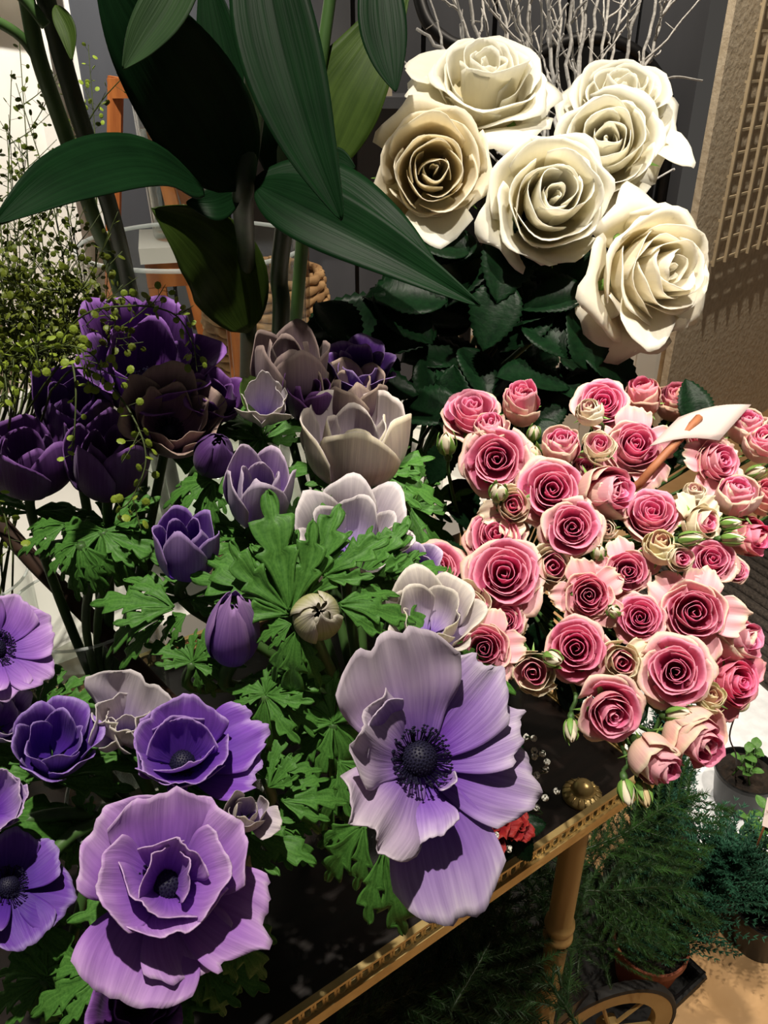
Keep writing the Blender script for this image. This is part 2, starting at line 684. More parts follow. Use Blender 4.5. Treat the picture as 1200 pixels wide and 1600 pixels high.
M['terracotta'] = plain('terracotta_plastic', '#7c3f28', '#8e4a30', 12, 0.6)
M['soil'] = plain('potting_soil', '#120d09', '#2a1f16', 90, 0.95, 0, 0.9)
M['foam'] = plain('white_foam', '#cfd2d6', '#e4e6ea', 40, 0.8, 0, 0.5)
M['brown_bark'] = plain('brown_bark', '#2a1a10', '#3a2516', 20, 0.8, 0, 0.3, (1, 1, 0.3))
M['beige_paper'] = plain('beige_paper', '#b3a58e', '#c2b59f', 8, 0.8)
# greens
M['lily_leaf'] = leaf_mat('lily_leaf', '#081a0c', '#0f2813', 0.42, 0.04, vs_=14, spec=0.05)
M['lily_back'] = leaf_mat('lily_leaf_back', '#1c2f1a', '#2a4024', 0.5, 0.06, vs_=20, spec=0.08)
M['lily_olive'] = leaf_mat('lily_leaf_olive', '#22350f', '#3c501e', 0.5, 0.12, vs_=16, spec=0.1)
M['stem_green'] = plain('green_stem', '#2f4a22', '#456631', 40, 0.5, 0, 0.1, (1, 1, 0.15))
M['stem_dark'] = plain('dark_green_stem', '#17260f', '#233718', 40, 0.5, 0, 0.1, (1, 1, 0.15))
M['anemone_leaf'] = leaf_mat('anemone_leaf', '#28561e', '#588a3c', 0.48, 0.2, vs_=9, spec=0.2)
M['anemone_leaf_back'] = leaf_mat('anemone_leaf_back', '#44703a', '#6c9458', 0.55, 0.2, vs_=9, spec=0.3)
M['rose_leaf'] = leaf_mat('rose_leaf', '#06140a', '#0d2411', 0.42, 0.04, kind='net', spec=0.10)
M['sepal'] = leaf_mat('sepal_green', '#4c7a2c', '#7fa650', 0.5, 0.12, vs_=6)
M['pod'] = leaf_mat('seed_pod', '#6f8a26', '#a3b84b', 0.5, 0.3, vs_=3)
M['pod_stem'] = plain('spray_stem', '#333f16', '#46531f', 40, 0.6)
M['spruce'] = plain('spruce_needle', '#12280f', '#26451b', 30, 0.6)
M['cypress'] = plain('cypress_scale', '#163a27', '#2f6248', 30, 0.65)
M['seedling'] = leaf_mat('seedling_leaf', '#3f6a2c', '#5d8a40', 0.5, 0.2, kind='net')
# petals
M['an_violet'] = petal_mat('violet_petal', [(0.0, '#4c2294'), (0.28, '#7c48b8'), (0.6, '#9e78c8'), (0.85, '#c0a6d8'), (1.0, '#d6c8de')], veins=0.35)
M['an_violet_back'] = petal_mat('violet_petal_back', [(0.0, '#7455b8'), (0.4, '#a694cc'), (1.0, '#d0c6da')], veins=0.3)
M['an_lilac'] = petal_mat('lilac_petal', [(0.0, '#5a30a0'), (0.3, '#906cb8'), (0.58, '#b8a0c6'), (1.0, '#cfc2cf')], veins=0.35)
M['an_mauve'] = petal_mat('mauve_petal', [(0.0, '#5c2a98'), (0.35, '#8650bb'), (0.7, '#ad77d0'), (0.95, '#cda2e0'), (1.0, '#d6b6e2')], veins=0.3)
M['an_mauve_back'] = petal_mat('mauve_petal_back', [(0.0, '#8a55b0'), (0.5, '#b58ad0'), (1.0, '#cdb0da')], veins=0.3)
M['an_deep'] = petal_mat('deep_violet_petal', [(0.0, '#351478'), (0.5, '#582c9e'), (0.86, '#7a4cb6'), (1.0, '#a58cce')], veins=0.3)
M['an_deep_back'] = petal_mat('deep_violet_petal_back', [(0.0, '#4b2a8c'), (0.5, '#6f4cae'), (1.0, '#a48fc4')], veins=0.4)
M['an_pale'] = petal_mat('pale_lilac_petal', [(0.0, '#6d45b4'), (0.3, '#b09ccc'), (0.65, '#d3c7d8'), (1.0, '#e0d8da')], veins=0.35)
M['an_pale_back'] = petal_mat('pale_lilac_petal_back', [(0.0, '#8a4f9c'), (0.25, '#c2a3c6'), (0.6, '#dccfd2'), (1.0, '#e6dfca')], veins=0.35)
M['an_bud'] = petal_mat('bud_petal', [(0.0, '#2c2030'), (0.3, '#6d6a50'), (0.7, '#b7b67c'), (1.0, '#d9d2c4')], veins=0.35)
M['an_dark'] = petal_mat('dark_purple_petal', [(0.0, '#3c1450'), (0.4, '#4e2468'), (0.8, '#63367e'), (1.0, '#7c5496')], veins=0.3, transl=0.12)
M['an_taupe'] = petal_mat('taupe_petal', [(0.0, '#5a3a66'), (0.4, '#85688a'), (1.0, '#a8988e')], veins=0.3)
M['stamen'] = plain('stamen', '#0b0a1e', '#1b1838', 80, 0.6)
M['white_rose'] = petal_mat('white_rose_petal', [(0.0, '#eee2ae'), (0.35, '#f5eed4'), (0.8, '#f7f4e6'), (1.0, '#f8f6ec')], veins=0.06, transl=0.5, bump=0.1, rough=0.5)  # cream petal bases put the shadow tone into the colour
M['white_rose_back'] = petal_mat('white_rose_petal_back', [(0.0, '#e0e0b0'), (0.3, '#f2ecd2'), (0.8, '#f7f3e4'), (1.0, '#f8f6ec')], veins=0.08, transl=0.5, bump=0.12, rough=0.5)
M['pink_core'] = petal_mat('pink_core_petal', [(0.0, '#b82062'), (0.6, '#e0488a'), (0.9, '#ee7fae'), (1.0, '#f4a2c2')], veins=0.12, transl=0.4, bump=0.1)
M['pink_core_back'] = petal_mat('pink_core_back', [(0.0, '#d8609a'), (0.6, '#ea78a6'), (1.0, '#f2acbf')], veins=0.12, transl=0.4, bump=0.1)
M['pink_mid'] = petal_mat('pink_mid_petal', [(0.0, '#c83c78'), (0.5, '#e8689c'), (0.85, '#f08fb4'), (1.0, '#f4b0c4')], veins=0.12, transl=0.4, bump=0.1)
M['pink_mid_back'] = petal_mat('pink_mid_back', [(0.0, '#e6c9a8'), (0.4, '#eeb3b6'), (1.0, '#f3bcc6')], veins=0.12, transl=0.4, bump=0.1)
M['pink_outer'] = petal_mat('pink_outer_petal', [(0.0, '#e488a8'), (0.5, '#f0a8b8'), (0.85, '#f2bec2'), (1.0, '#ecd2bc')], veins=0.15, transl=0.28, bump=0.12)
M['pink_outer_back'] = petal_mat('pink_outer_back', [(0.0, '#d8d3a0'), (0.35, '#eacfb4'), (0.8, '#efc4bc'), (1.0, '#eadcc0')], veins=0.15, transl=0.28, bump=0.12)
M['cream'] = petal_mat('cream_petal', [(0.0, '#eec4b0'), (0.4, '#f1d8c6'), (0.8, '#f2e6d2'), (1.0, '#ece2c6')], veins=0.12, transl=0.28, bump=0.12)
M['cream_back'] = petal_mat('cream_petal_back', [(0.0, '#dedcb0'), (0.4, '#ece2c4'), (1.0, '#f1e7d2')], veins=0.12, transl=0.28, bump=0.12)
M['red'] = petal_mat('red_petal', [(0.0, '#4a060a'), (0.7, '#84121a'), (1.0, '#a02c26')], veins=0.15)
M['gyp'] = petal_mat('gypsophila_petal', [(0.0, '#dedccf'), (1.0, '#f2f0e8')], veins=0.05)

# ------------------------------------------------------------------ the room
E1 = np.array([0.8135, 0.5815, 0.0])       # along the front of the trolley
E2 = np.array([-0.5815, 0.8135, 0.0])      # from its front to its back
ZT = 0.60                                 # trolley top


def quad_wall(name, p0, p1, z0, z1, mat, th=0.05, side=1):
    """upright slab from p0 to p1 (seen from the camera its front is on the camera side)"""
    p0 = np.array([*p0, 0.0]); p1 = np.array([*p1, 0.0])
    d = unit(p1 - p0)
    n = np.array([-d[1], d[0], 0]) * side
    w = np.eye(4); w[:3, 0] = d; w[:3, 1] = n; w[:3, 3] = p0
    mb = MB().box((0, 0, z0), (np.linalg.norm(p1 - p0), th, z1), 0, w)
    return flat(mb.build(name, mat))


struct('floor', flat(MB().box((-2.6, -1.2, -0.05), (3.0, 4.4, 0.0)).build('floor', M['floor'])))
CN = np.array([0.835, 2.30, 0.0])
WD = np.array([0.700, 0.714, 0.0])
# stucco wall on the right, running away from its near corner
wr = quad_wall('wall_right', CN[:2], (CN + WD * 2.6)[:2], 0, 2.9, M['stucco'], 0.02)
struct('wall_right', wr)
struct('wall_back', quad_wall('wall_back', (-0.80, 2.46), (0.80, 2.42), 0, 2.9, M['panel_grey'], 0.10))
struct('wall_left', quad_wall('wall_left', (-2.5, 2.30), (-0.80, 2.47), 0, 2.9, M['wall_white'], 0.10))
# white panelled dado with a moulding beside the stucco wall
dado = MB()
dado.box((0.18, 2.335, 0.0), (0.815, 2.42, 0.52))
dado.box((0.18, 2.318, 0.50), (0.815, 2.42, 0.545))
dado.box((0.60, 2.322, 0.0), (0.66, 2.34, 0.50))
dado.box((0.742, 2.322, 0.0), (0.80, 2.34, 0.50))
struct('trim_1', flat(dado.build('trim', M['wall_white'])))
# grooved boards of the grey wall
for k in range(9):
    x = -0.79 + k * 0.178
    b = flat(MB().box((0.006, 0, 0), (0.172, 0.016, 2.3)).build('board', M['panel_grey']))
    o = bpy.data.objects.new('board', b); COL.objects.link(o)
    o.parent = bpy.data.objects['wall_back']
    o.location = (x - 0.0, 2.424 - (x + 0.8) * 0.02, 0.55)
# white door frame on the left wall
fr = MB()
fr.box((-1.52, 2.352, 0.0), (-1.45, 2.40, 2.2)); fr.box((-0.90, 2.40, 0.0), (-0.85, 2.45, 2.2))
fr.box((-1.45, 2.355, 1.36), (-0.90, 2.41, 1.40))
struct('trim_2', flat(fr.build('trim', M['wall_white'])))

# lattice panel hanging in front of the stucco wall
lat_base = CN + WD * 0.09 + np.array([0.714, -0.700, 0]) * 0.03
lt = thing('wall_lattice', 'cream painted lattice panel of thin bars hanging on the stucco wall', 'lattice', lat_base + np.array([0, 0, 0.69]))
NW = np.array([0.714, -0.700, 0])
wl = np.eye(4); wl[:3, 0] = WD; wl[:3, 1] = -NW; wl[:3, 3] = lat_base
M['lattice'] = plain('cream_lattice', '#b8a789', '#c6b698', 30, 0.8)
vb = flat(MB().box((-0.0035, -0.004, 0), (0.0035, 0.004, 0.86)).build('upright_bar', M['lattice']))
hb = flat(MB().box((0, -0.003, -0.003), (0.62, 0.003, 0.003)).build('cross_bar', M['lattice']))
for k in range(9):
    w = wl.copy(); w[:3, 3] = lat_base + WD * (0.0 + 0.075 * k) + np.array([0, 0, 0.69])
    part('upright_bar', vb, lt, w)
for k in range(16):
    w = wl.copy(); w[:3, 3] = lat_base + np.array([0, 0, 0.70 + 0.056 * k]) - NW * 0.007
    part('cross_bar', hb, lt, w)

# woven mat on the floor by the stucco wall
ed = unit(np.array([0.44, -0.90, 0])); en = np.array([-ed[1], ed[0], 0])
mw = np.eye(4); mw[:3, 0] = ed; mw[:3, 1] = en; mw[:3, 3] = (0.50, 1.80, 0.0)
matmb = MB().box((0, 0, 0.0), (1.5, 1.25, 0.010), 0)
for k in range(34):                                    # corded rows
    y = 0.012 + k * 0.0365
    matmb.tube([(0.004, y + 0.018, 0.010), (0.75, y + 0.018, 0.010), (1.496, y + 0.018, 0.010)], 0.0135, 6)
solo('floor_mat', matmb.build('floor_mat', M['mat']), 'dark brown corded doormat on the floor beside the stucco wall', 'mat', mw)

# ------------------------------------------------------------------ the trolley
FC = np.array([0.274, 0.591, 0.0])                    # front right corner
LX, LY = 0.86, 0.46
tw = np.eye(4); tw[:3, 0] = -E1; tw[:3, 1] = -E2; tw[:3, 3] = FC   # local x to the left, -y to the back
tw[:3, 0] = E1; tw[:3, 1] = E2
trol = thing('tea_trolley', 'dark wooden tea trolley with pierced brass gallery rail under the flower vases', 'trolley', FC - E1 * LX / 2 + E2 * LY / 2)


def tp(x, y, z):
    """point on the trolley: x back along the front from the right corner, y from front to back"""
    return FC - E1 * x + E2 * y + np.array([0, 0, z])


top = flat(MB().box((-LX, 0, ZT - 0.014), (0, LY, ZT)).build('table_top', M['dark_wood']))
part('table_top', top, trol, tw)
shelf = flat(MB().box((-LX, 0.02, 0.17), (0.0, LY - 0.02, 0.19)).build('lower_shelf', M['dark_wood']))
part('lower_shelf', shelf, trol, tw)


def gallery(length):
    """pierced strip: two rails, and between them rings with little crosses"""
    mb = MB()
    mb.box((0, -0.002, ZT - 0.015), (length, 0.002, ZT - 0.001))
    mb.box((0, -0.004, ZT - 0.004), (length, 0.0035, ZT + 0.0015))
    mb.box((0, -0.003, ZT + 0.0155), (length, 0.003, ZT + 0.0185))
    n = int(length / 0.0105)
    a = np.arange(10) * 2 * pi / 10
    for i in range(n):
        x = (i + 0.5) * length / n
        V = []
        for rr, yy in ((0.0052, -0.0012), (0.0036, -0.0012), (0.0036, 0.0012), (0.0052, 0.0012)):
            V.append(np.stack([x + rr * np.cos(a), np.full(10, yy), ZT + 0.0085 + rr * 1.45 * np.sin(a)], -1))
        F = [(q * 10 + j, q * 10 + (j + 1) % 10, ((q + 1) % 4) * 10 + (j + 1) % 10, ((q + 1) % 4) * 10 + j)
             for q in range(4) for j in range(10)]
        mb.add(np.concatenate(V), F)
        xe = i * length / n
        mb.box((xe - 0.0009, -0.001, ZT), (xe + 0.0009, 0.001, ZT + 0.017))
        mb.box((xe - 0.0026, -0.001, ZT + 0.0062), (xe + 0.0026, 0.001, ZT + 0.0108))
    return flat(mb.build('gallery_rail', M['brass']))


w = np.eye(4); w[:3, 0] = -E1; w[:3, 1] = -E2; w[:3, 3] = FC
w2 = w.copy()
w2[:3, 0] = E1; w2[:3, 1] = E2; w2[:3, 3] = tp(LX, 0, 0)
gr = gallery(LX)
gs = gallery(LY)
part('gallery_rail', gr, trol, w2, 'pierced brass strip along the front edge')
w3 = np.eye(4); w3[:3, 0] = E2; w3[:3, 1] = -E1; w3[:3, 3] = tp(0, 0, 0)
part('gallery_rail', gs, trol, w3)
w4 = w2.copy(); w4[:3, 3] = tp(LX, LY, 0)
part('gallery_rail', gr, trol, w4)
w5 = w3.copy(); w5[:3, 3] = tp(LX, 0, 0)
part('gallery_rail', gs, trol, w5)

kn = on_z(909, 1243, ZT)
rel = kn - FC
lx_, ly_ = -rel.dot(E1), rel.dot(E2)
legprof = [(0.001, ZT - 0.0142), (0.0135, ZT - 0.0145), (0.0135, 0.46), (0.0135, 0.405), (0.0165, 0.400), (0.017, 0.394), (0.0145, 0.388),
           (0.0165, 0.380), (0.017, 0.374), (0.0135, 0.368), (0.0125, 0.30), (0.0125, 0.06), (0.001, 0.055)]
legm = flat(MB().lathe(legprof[::-1], 20).build('leg', M['gold_paint']), 50)
for (x, y) in ((lx_, ly_), (LX - lx_, ly_), (lx_, LY - ly_), (LX - lx_, LY - ly_)):
    part('leg', legm, trol, T4(tp(x, y, 0)))
# fluted brass rosette over the leg
kb = MB()
kb.lathe([(0.0195, 0.0), (0.0195, 0.0025), (0.017, 0.005), (0.013, 0.007), (0.0105, 0.008), (0.0105, 0.011), (0.0085, 0.0155), (0.005, 0.018), (0.0005, 0.0188)], 24)
for k in range(16):
    a = k * 2 * pi / 16
    kb.tube([(0.0118 * math.cos(a), 0.0118 * math.sin(a), 0.0075), (0.0188 * math.cos(a), 0.0188 * math.sin(a), 0.0035)], 0.0013, 5)
km = kb.build('rosette_knob', M['brass'])
for (x, y) in ((lx_, ly_), (lx_, LY - ly_)):
    part('rosette_knob', km, trol, T4(tp(x, y, ZT)), 'round fluted brass knob on the dark top')


def wheel(center, axis):
    mb = MB()
    ww = basis(center, axis, (0, 0, 1))
    mb.lathe([(0.064, -0.006), (0.088, -0.007), (0.090, -0.004), (0.090, 0.004), (0.088, 0.007), (0.064, 0.006)], 48, 0, True)
    mb.lathe([(0.0885, -0.0075), (0.094, -0.0065), (0.0962, 0), (0.094, 0.0065), (0.0885, 0.0075)], 48, 1, True)
    mb.lathe([(0.001, -0.012), (0.014, -0.012), (0.014, 0.012), (0.001, 0.012)], 20)
    for k in range(6):
        a = k * pi / 3 + 0.3
        mb.tube([(0.012 * math.cos(a), 0.012 * math.sin(a), 0), (0.07 * math.cos(a), 0.07 * math.sin(a), 0)], 0.003, 6)
    return flat(mb.build('wheel', [M['gold_paint'], M['rubber']])), ww


for i, (u_, v_) in enumerate(((952, 1606),)):
    c_ = on_z(u_, v_, 0.0965)
    me_, ww_ = wheel(c_, unit(np.array([0.22, -0.97, 0.0]) + np.array([0, 0, 0.0])))
    part('wheel', me_, trol, ww_, 'gold spoked wheel with black rubber tyre')

# ------------------------------------------------------------------ white display table behind
bw = np.eye(4); bw[:3, 0] = E1; bw[:3, 1] = E2; bw[:3, 3] = FC
bench = thing('display_table', 'long white display table standing behind the trolley', 'table', FC - E1 * 0.3 + E2 * 1.0)
part('table_top', flat(MB().box((-1.35, 0.545, 0.545), (0.42, 1.50, 0.585)).build('table_top', M['bench_white'])), bench, bw)
bl = flat(MB().box((-0.03, -0.03, 0), (0.03, 0.03, 0.545)).build('leg', M['bench_white']))
for x in (-1.30, 0.37):
    for y in (0.60, 1.45):
        m_ = bw.copy(); m_[:3, 3] = FC + E1 * x + E2 * y
        part('leg', bl, bench, m_)
ZB = 0.585

# wicker basket on it: every woven row is a rod of its own
bc = np.array([-0.25, 1.74, ZB])
bask = thing('wicker_basket', 'round tan wicker basket on the white display table', 'basket', bc)
rows = 13
for i in range(rows):
    z = 0.012 + i * 0.0185
    R0 = 0.112 + 0.018 * math.sin(pi * i / rows)
    a = np.linspace(0, 2 * pi, 97)
    rr = R0 + 0.0028 * np.cos(16 * a + (i % 2) * pi)
    pts = np.stack([rr * np.cos(a), rr * np.sin(a), z + 0.0012 * np.sin(16 * a + i)], -1)
    part('woven_row', MB().tube(pts, 0.0088, 6, cap=False).build('woven_row', M['wicker']), bask, T4(bc))
for i in range(16):
    a = i * 2 * pi / 16
    pts = [((0.108 + 0.018 * math.sin(pi * q / 6)) * math.cos(a), (0.108 + 0.018 * math.sin(pi * q / 6)) * math.sin(a), 0.245 * q / 6) for q in range(7)]
    part('stake', MB().tube(pts, 0.005, 5).build('stake', M['wicker']), bask, T4(bc))
part('base', MB().lathe([(0.001, 0.0), (0.112, 0.0), (0.112, 0.008), (0.001, 0.008)], 32).build('base', M['wicker']), bask, T4(bc))

# wooden stand with a white top, on it a glass of water
sc_ = np.array([-0.335, 1.47, ZB])
stand = thing('wooden_stand', 'small orange wooden stand with a white top on the display table', 'stand', sc_)
sw = RZ(rad(14)); sw[:3, 3] = sc_
part('stand_top', flat(MB().box((-0.085, -0.08, 0.340), (0.085, 0.08, 0.365)).build('stand_top', M['bench_white'])), stand, sw)
part('apron', flat(MB().box((-0.079, -0.074, 0.300), (0.079, 0.074, 0.3395)).build('apron', M['orange_wood'])), stand, sw)
lg = flat(MB().box((-0.014, -0.014, 0), (0.014, 0.014, 0.2995)).build('leg', M['orange_wood']))
for x in (-0.064, 0.064):
    for y in (-0.059, 0.059):
        part('leg', lg, stand, sw @ T4((x, y, 0)))


def glass_vessel(name, label, base, r0, r1, h, wall, water, cat='vase'):
    """open glass: base disc, wall with thickness, rim; water inside as a thing of its own part"""
    t = thing(name, label, cat, base)
    prof = [(0.0005, 0.0), (r0 * 0.96, 0.0), (r0, 0.004), (r1, h), (r1 - wall * 0.5, h + wall * 0.5), (r1 - wall, h), (r0 - wall, 0.012), (0.0005, 0.010)]
    gl_ = part('glass', MB().lathe(prof, 64).build('glass', M['glass']), t, T4(base))
    a = np.linspace(0, 2 * pi, 97)
    rp = np.stack([(r1 - wall * .5) * np.cos(a), (r1 - wall * .5) * np.sin(a), np.full(97, h)], -1)
    part('rim', MB().tube(rp, wall * 0.55, 8, cap=False).build('rim', M['glass_rim']), gl_, T4(base))
    if water:
        rw = r0 + (r1 - r0) * water / h - wall - 0.0006
        part('water', MB().lathe([(0.0005, 0.0125), (r0 - wall - 0.0006, 0.0125), (rw, water), (0.0005, water)], 48).build('water', M['water']), t, T4(base))
    return t


M['glass_rim'] = glass_mat('glass_rim', (0.96, 0.98, 0.97), 1.6, 0.30)
glass_vessel('glass_vase', 'small clear glass vase holding water on the orange wooden stand', sc_ + np.array([-0.005, 0.0, 0.3653]), 0.055, 0.062, 0.22, 0.003, 0.17)

# wooden easel standing behind the table


def on_y(u, v, y):
    r = FWD + RIGHT * (u - 600) / FPX + UP * (800 - v) / FPX
    return CAM + r * (y / r[1])


ea = thing('wooden_easel', 'orange wooden easel standing behind the small glass vase', 'easel', (-0.72, 2.12, 0.0))
for (u0, v0, u1, v1, yy) in ((181, 120, 178, 300, 2.10), (222, 130, 262, 290, 2.14), (258, 200, 292, 310, 2.19)):
    a_ = on_y(u0, v0, yy); b_ = on_y(u1, v1, yy)
    b_ = a_ + (b_ - a_) * (a_[2] / (a_[2] - b_[2]))
    m_ = basis(b_, unit(a_ - b_), (1, 0, 0))
    part('leg', flat(MB().box((-0.016, -0.009, 0), (0.016, 0.009, np.linalg.norm(a_ - b_))).build('leg', M['orange_wood'])), ea, m_)
pa_ = on_y(170, 138, 2.08); pb_ = on_y(250, 138, 2.08)
part('cross_bar', flat(MB().box((pa_[0], 2.075, pa_[2] - 0.02), (pb_[0], 2.09, pa_[2] + 0.02)).build('cross_bar', M['orange_wood'])), ea)

# beige paper panel in front of the white wall at the left
solo('paper_panel', flat(MB().box((-0.45, 0, 0), (0.45, 0.02, 0.62)).build('paper_panel', M['beige_paper'])), 'beige paper panel standing before the bright white wall', 'panel', T4((-1.42, 2.02, 0.30)) @ RZ(0.05))
pb = FC - E1 * 1.0 + E2 * 1.2

# black arched iron frame with dark slats standing on the dado
ch = thing('arched_frame', 'black arched iron frame with dark slats behind the white roses', 'frame', (0.51, 2.35, 0.545))


def arch(cx, y, z0, hw, zt, n=40):
    a = np.linspace(0, pi, n)
    p = np.stack([cx + hw * np.cos(a), np.full(n, y), zt + hw * np.sin(a)], -1)
    return np.vstack([[(cx + hw, y, z0)], p, [(cx - hw, y, z0)]])


part('hoop', MB().tube(arch(0.51, 2.345, 0.546, 0.235, 1.01), 0.015, 10).build('hoop', M['black_iron']), ch)
for k in range(5):
    x = 0.51 - 0.17 + 0.085 * k
    zt = 1.01 + math.sqrt(max(0, 0.222 ** 2 - (x - 0.51) ** 2))
    part('slat', flat(MB().box((x - 0.039, 2.338, 0.546), (x + 0.039, 2.352, zt)).build('slat', M['black_iron'])), ch)
part('cross_bar', MB().tube([(0.275, 2.33, 0.80), (0.745, 2.33, 0.80)], 0.008, 8).build('cross_bar', M['black_iron']), ch)
hs = thing('curved_bar', 'black curved iron bar behind the topmost white rose', 'bar', (0.16, 1.6, 0.0))
hp = [at(650, -160, 1.75), at(648, -60, 1.75), at(656, 0, 1.75), at(672, 40, 1.75), at(702, 66, 1.75), at(740, 84, 1.75), at(752, 140, 1.75), at(740, 260, 1.75)]
e_ = hp[-1].copy(); e_[2] = 0.0
part('bar', MB().tube(catmull(hp + [e_], 60), 0.014, 10).build('bar', M['black_iron']), hs)

# pale box behind the right-hand lily leaf
solo('pale_box', flat(MB().box((-0.12, 0, 0), (0.12, 0.12, 0.10)).build('pale_box', M['beige_paper'])), 'pale grey box on the ledge behind the lily leaves', 'box', T4((-0.10, 2.28, 1.12)))
struct('trim_3', flat(MB().box((-0.55, 2.24, 1.095), (0.10, 2.425, 1.12)).build('trim', M['panel_grey'])))

# ------------------------------------------------------------------ vases on the trolley
VA = np.array([-0.154, 0.414, ZT + 0.0005])
VB = np.array([-0.015, 0.530, ZT + 0.0005])
VC = np.array([-0.275, 0.610, ZT + 0.0005])
VD = np.array([0.105, 0.668, ZT + 0.0005])
VE = np.array([0.010, 0.800, ZT + 0.0005])
VF = np.array([-0.245, 1.095, ZB + 0.0005])
glass_vessel('glass_vase', 'round glass vase holding the mauve anemones at the front of the trolley', VA, 0.058, 0.070, 0.19, 0.0025, 0.12)
glass_vessel('glass_vase', 'glass vase under the large open violet anemone', VB, 0.056, 0.062, 0.19, 0.0025, 0.12)
glass_vessel('glass_vase', 'glass vase holding the shaded dark purple anemones', VC, 0.060, 0.068, 0.20, 0.0025, 0.12)
glass_vessel('glass_vase', 'slim glass vase holding the pink spray roses', VD, 0.044, 0.050, 0.20, 0.0025, 0.12)
glass_vessel('glass_vase', 'glass vase holding the tall white roses', VE, 0.050, 0.055, 0.27, 0.0025, 0.15)
glass_vessel('large_glass_vase', 'large wide clear glass vase holding the broad-leaved stems', VF, 0.135, 0.148, 0.432, 0.005, 0.15)
NECK = {'A': (VA, 0.050, 0.19), 'B': (VB, 0.044, 0.19), 'C': (VC, 0.048, 0.20), 'D': (VD, 0.034, 0.20), 'E': (VE, 0.038, 0.27)}


def stem_path(head, back, vase, rng, n=18):
    """from the flower down its own axis, over the rim, to the foot of the vase"""
    c, rn, hn = NECK[vase]
    d = head[:2] - c[:2]
    q = np.linalg.norm(d)
    dirn = d / (q + 1e-9)
    k = min(1.0, q / 0.08) * rn
    neck = c + np.array([dirn[0] * k, dirn[1] * k, hn])
    neck[:2] += np.array([rng.uniform(-1, 1), rng.uniform(-1, 1)]) * 0.006
    foot = c + np.array([-dirn[0] * k * 0.5, -dirn[1] * k * 0.5, 0.018])
    up = head - unit(back) * 0.03
    return catmull([head, up, neck, foot], n), foot


# ------------------------------------------------------------------ leaf meshes shared by many plants
def lobed_leaf(name, seed, mats, droop=0.30):
    """leaf of three segments from one base, each cut into forward-pointing lobes; unit length along +y"""
    rng = random.Random(seed)
    Vs, Fs, Ms, UVs, off = [], [], [], [], 0
    for ang, Ls, Ws in ((0, 1.0, 0.25), (rng.uniform(34, 46), rng.uniform(0.66, 0.85), 0.22), (-rng.uniform(34, 46), rng.uniform(0.66, 0.85), 0.22)):
        nu, nv = 34, 7
        s = np.linspace(0, 1, nu); t = np.linspace(-1, 1, nv)
        ss, tt = np.meshgrid(s, t, indexing='ij')
        env = 0.16 + 0.84 * np.clip((s - 0.05) / 0.42, 0, 1) ** 1.4
        env = env * np.clip((1 - s) / 0.45, 0.02, 1) ** 0.75
        k = 3.6
        ph = {1: rng.uniform(0, 0.5), -1: rng.uniform(0, 0.5)}
        wid = np.zeros_like(ss)
        for sg in (1, -1):
            x = (s * k + ph[sg]) % 1.0
            lobe = np.where(x < 0.72, (x / 0.72) ** 0.8, 1 - (x - 0.72) / 0.28)
            w = env * (0.34 + 0.66 * np.clip((s - 0.22) / 0.2, 0, 1) * lobe + 0.5 * (1 - np.clip((s - 0.22) / 0.2, 0, 1)))
            wid = np.where((tt > 0) == (sg > 0), w[:, None], wid)
        X = tt * wid * Ws
        Y = ss + 0.55 * np.abs(tt) * wid * Ws * np.clip(ss * 3, 0, 1)
        Z = 0.30 * np.abs(tt) * wid * Ws + 0.02 * np.sin(9 * ss + 4 * tt + rng.uniform(0, 6))
        X, Y, Z = X * Ls, Y * Ls, Z * Ls
        a = rad(ang)
        bend = a * (1 - 0.45 * np.clip(Y, 0, 1))
        X2 = X * np.cos(bend) + Y * np.sin(bend)
        Y2 = -X * np.sin(bend) + Y * np.cos(bend)
        R2 = X2 ** 2 + Y2 ** 2
        Z2 = Z - droop * R2 + 0.05 * math.sin(seed + ang) * np.sqrt(R2)
        me = shell(name, np.stack([X2, Y2, Z2], -1), 0.010, mats, ss, (tt + 1) / 2)
        n_ = len(me.vertices)
        Vs.append(np.array([v.co[:] for v in me.vertices]))
        uvv = np.stack([(tt + 1) / 2, ss], -1).reshape(-1, 2)
        UVs.append(np.concatenate([uvv, uvv]))
        for pl in me.polygons:
            Fs.append(tuple(x + off for x in pl.vertices)); Ms.append(pl.material_index)
        off += n_
        bpy.data.meshes.remove(me)
    return mesh_from(name, np.concatenate(Vs), Fs, mats, Ms, np.concatenate(UVs))


AL = [lobed_leaf('anemone_leaf', 11 + i, [M['anemone_leaf'], M['anemone_leaf_back']], dr) for i, dr in enumerate((0.15, 0.35, 0.55, 0.75, 0.25))]


def rose_leaf_mesh(seed):
    rng = random.Random(seed)
    nu, nv = 26, 7
    s = np.linspace(0, 1, nu); t = np.linspace(-1, 1, nv)
    ss, tt = np.meshgrid(s, t, indexing='ij')
    w = 0.34 * np.sin(pi * s ** 0.85) ** 0.75 + 0.012
    w[-1] = 0.004
    w = w * (1 + 0.10 * (np.arange(nu) % 2))          # serrated margin
    X = tt * w[:, None]
    Y = ss + 0.02 * np.abs(tt) * (np.arange(nu) % 2)[:, None]
    Z = 0.16 * np.abs(tt) * w[:, None] * 3 * 0.6 - 0.22 * ss ** 2 + 0.03 * np.sin(5 * ss + seed) * tt
    return shell('leaf', np.stack([X, Y, Z], -1), 0.008, [M['rose_leaf']], ss, (tt + 1) / 2)


RL = [rose_leaf_mesh(i) for i in range(3)]


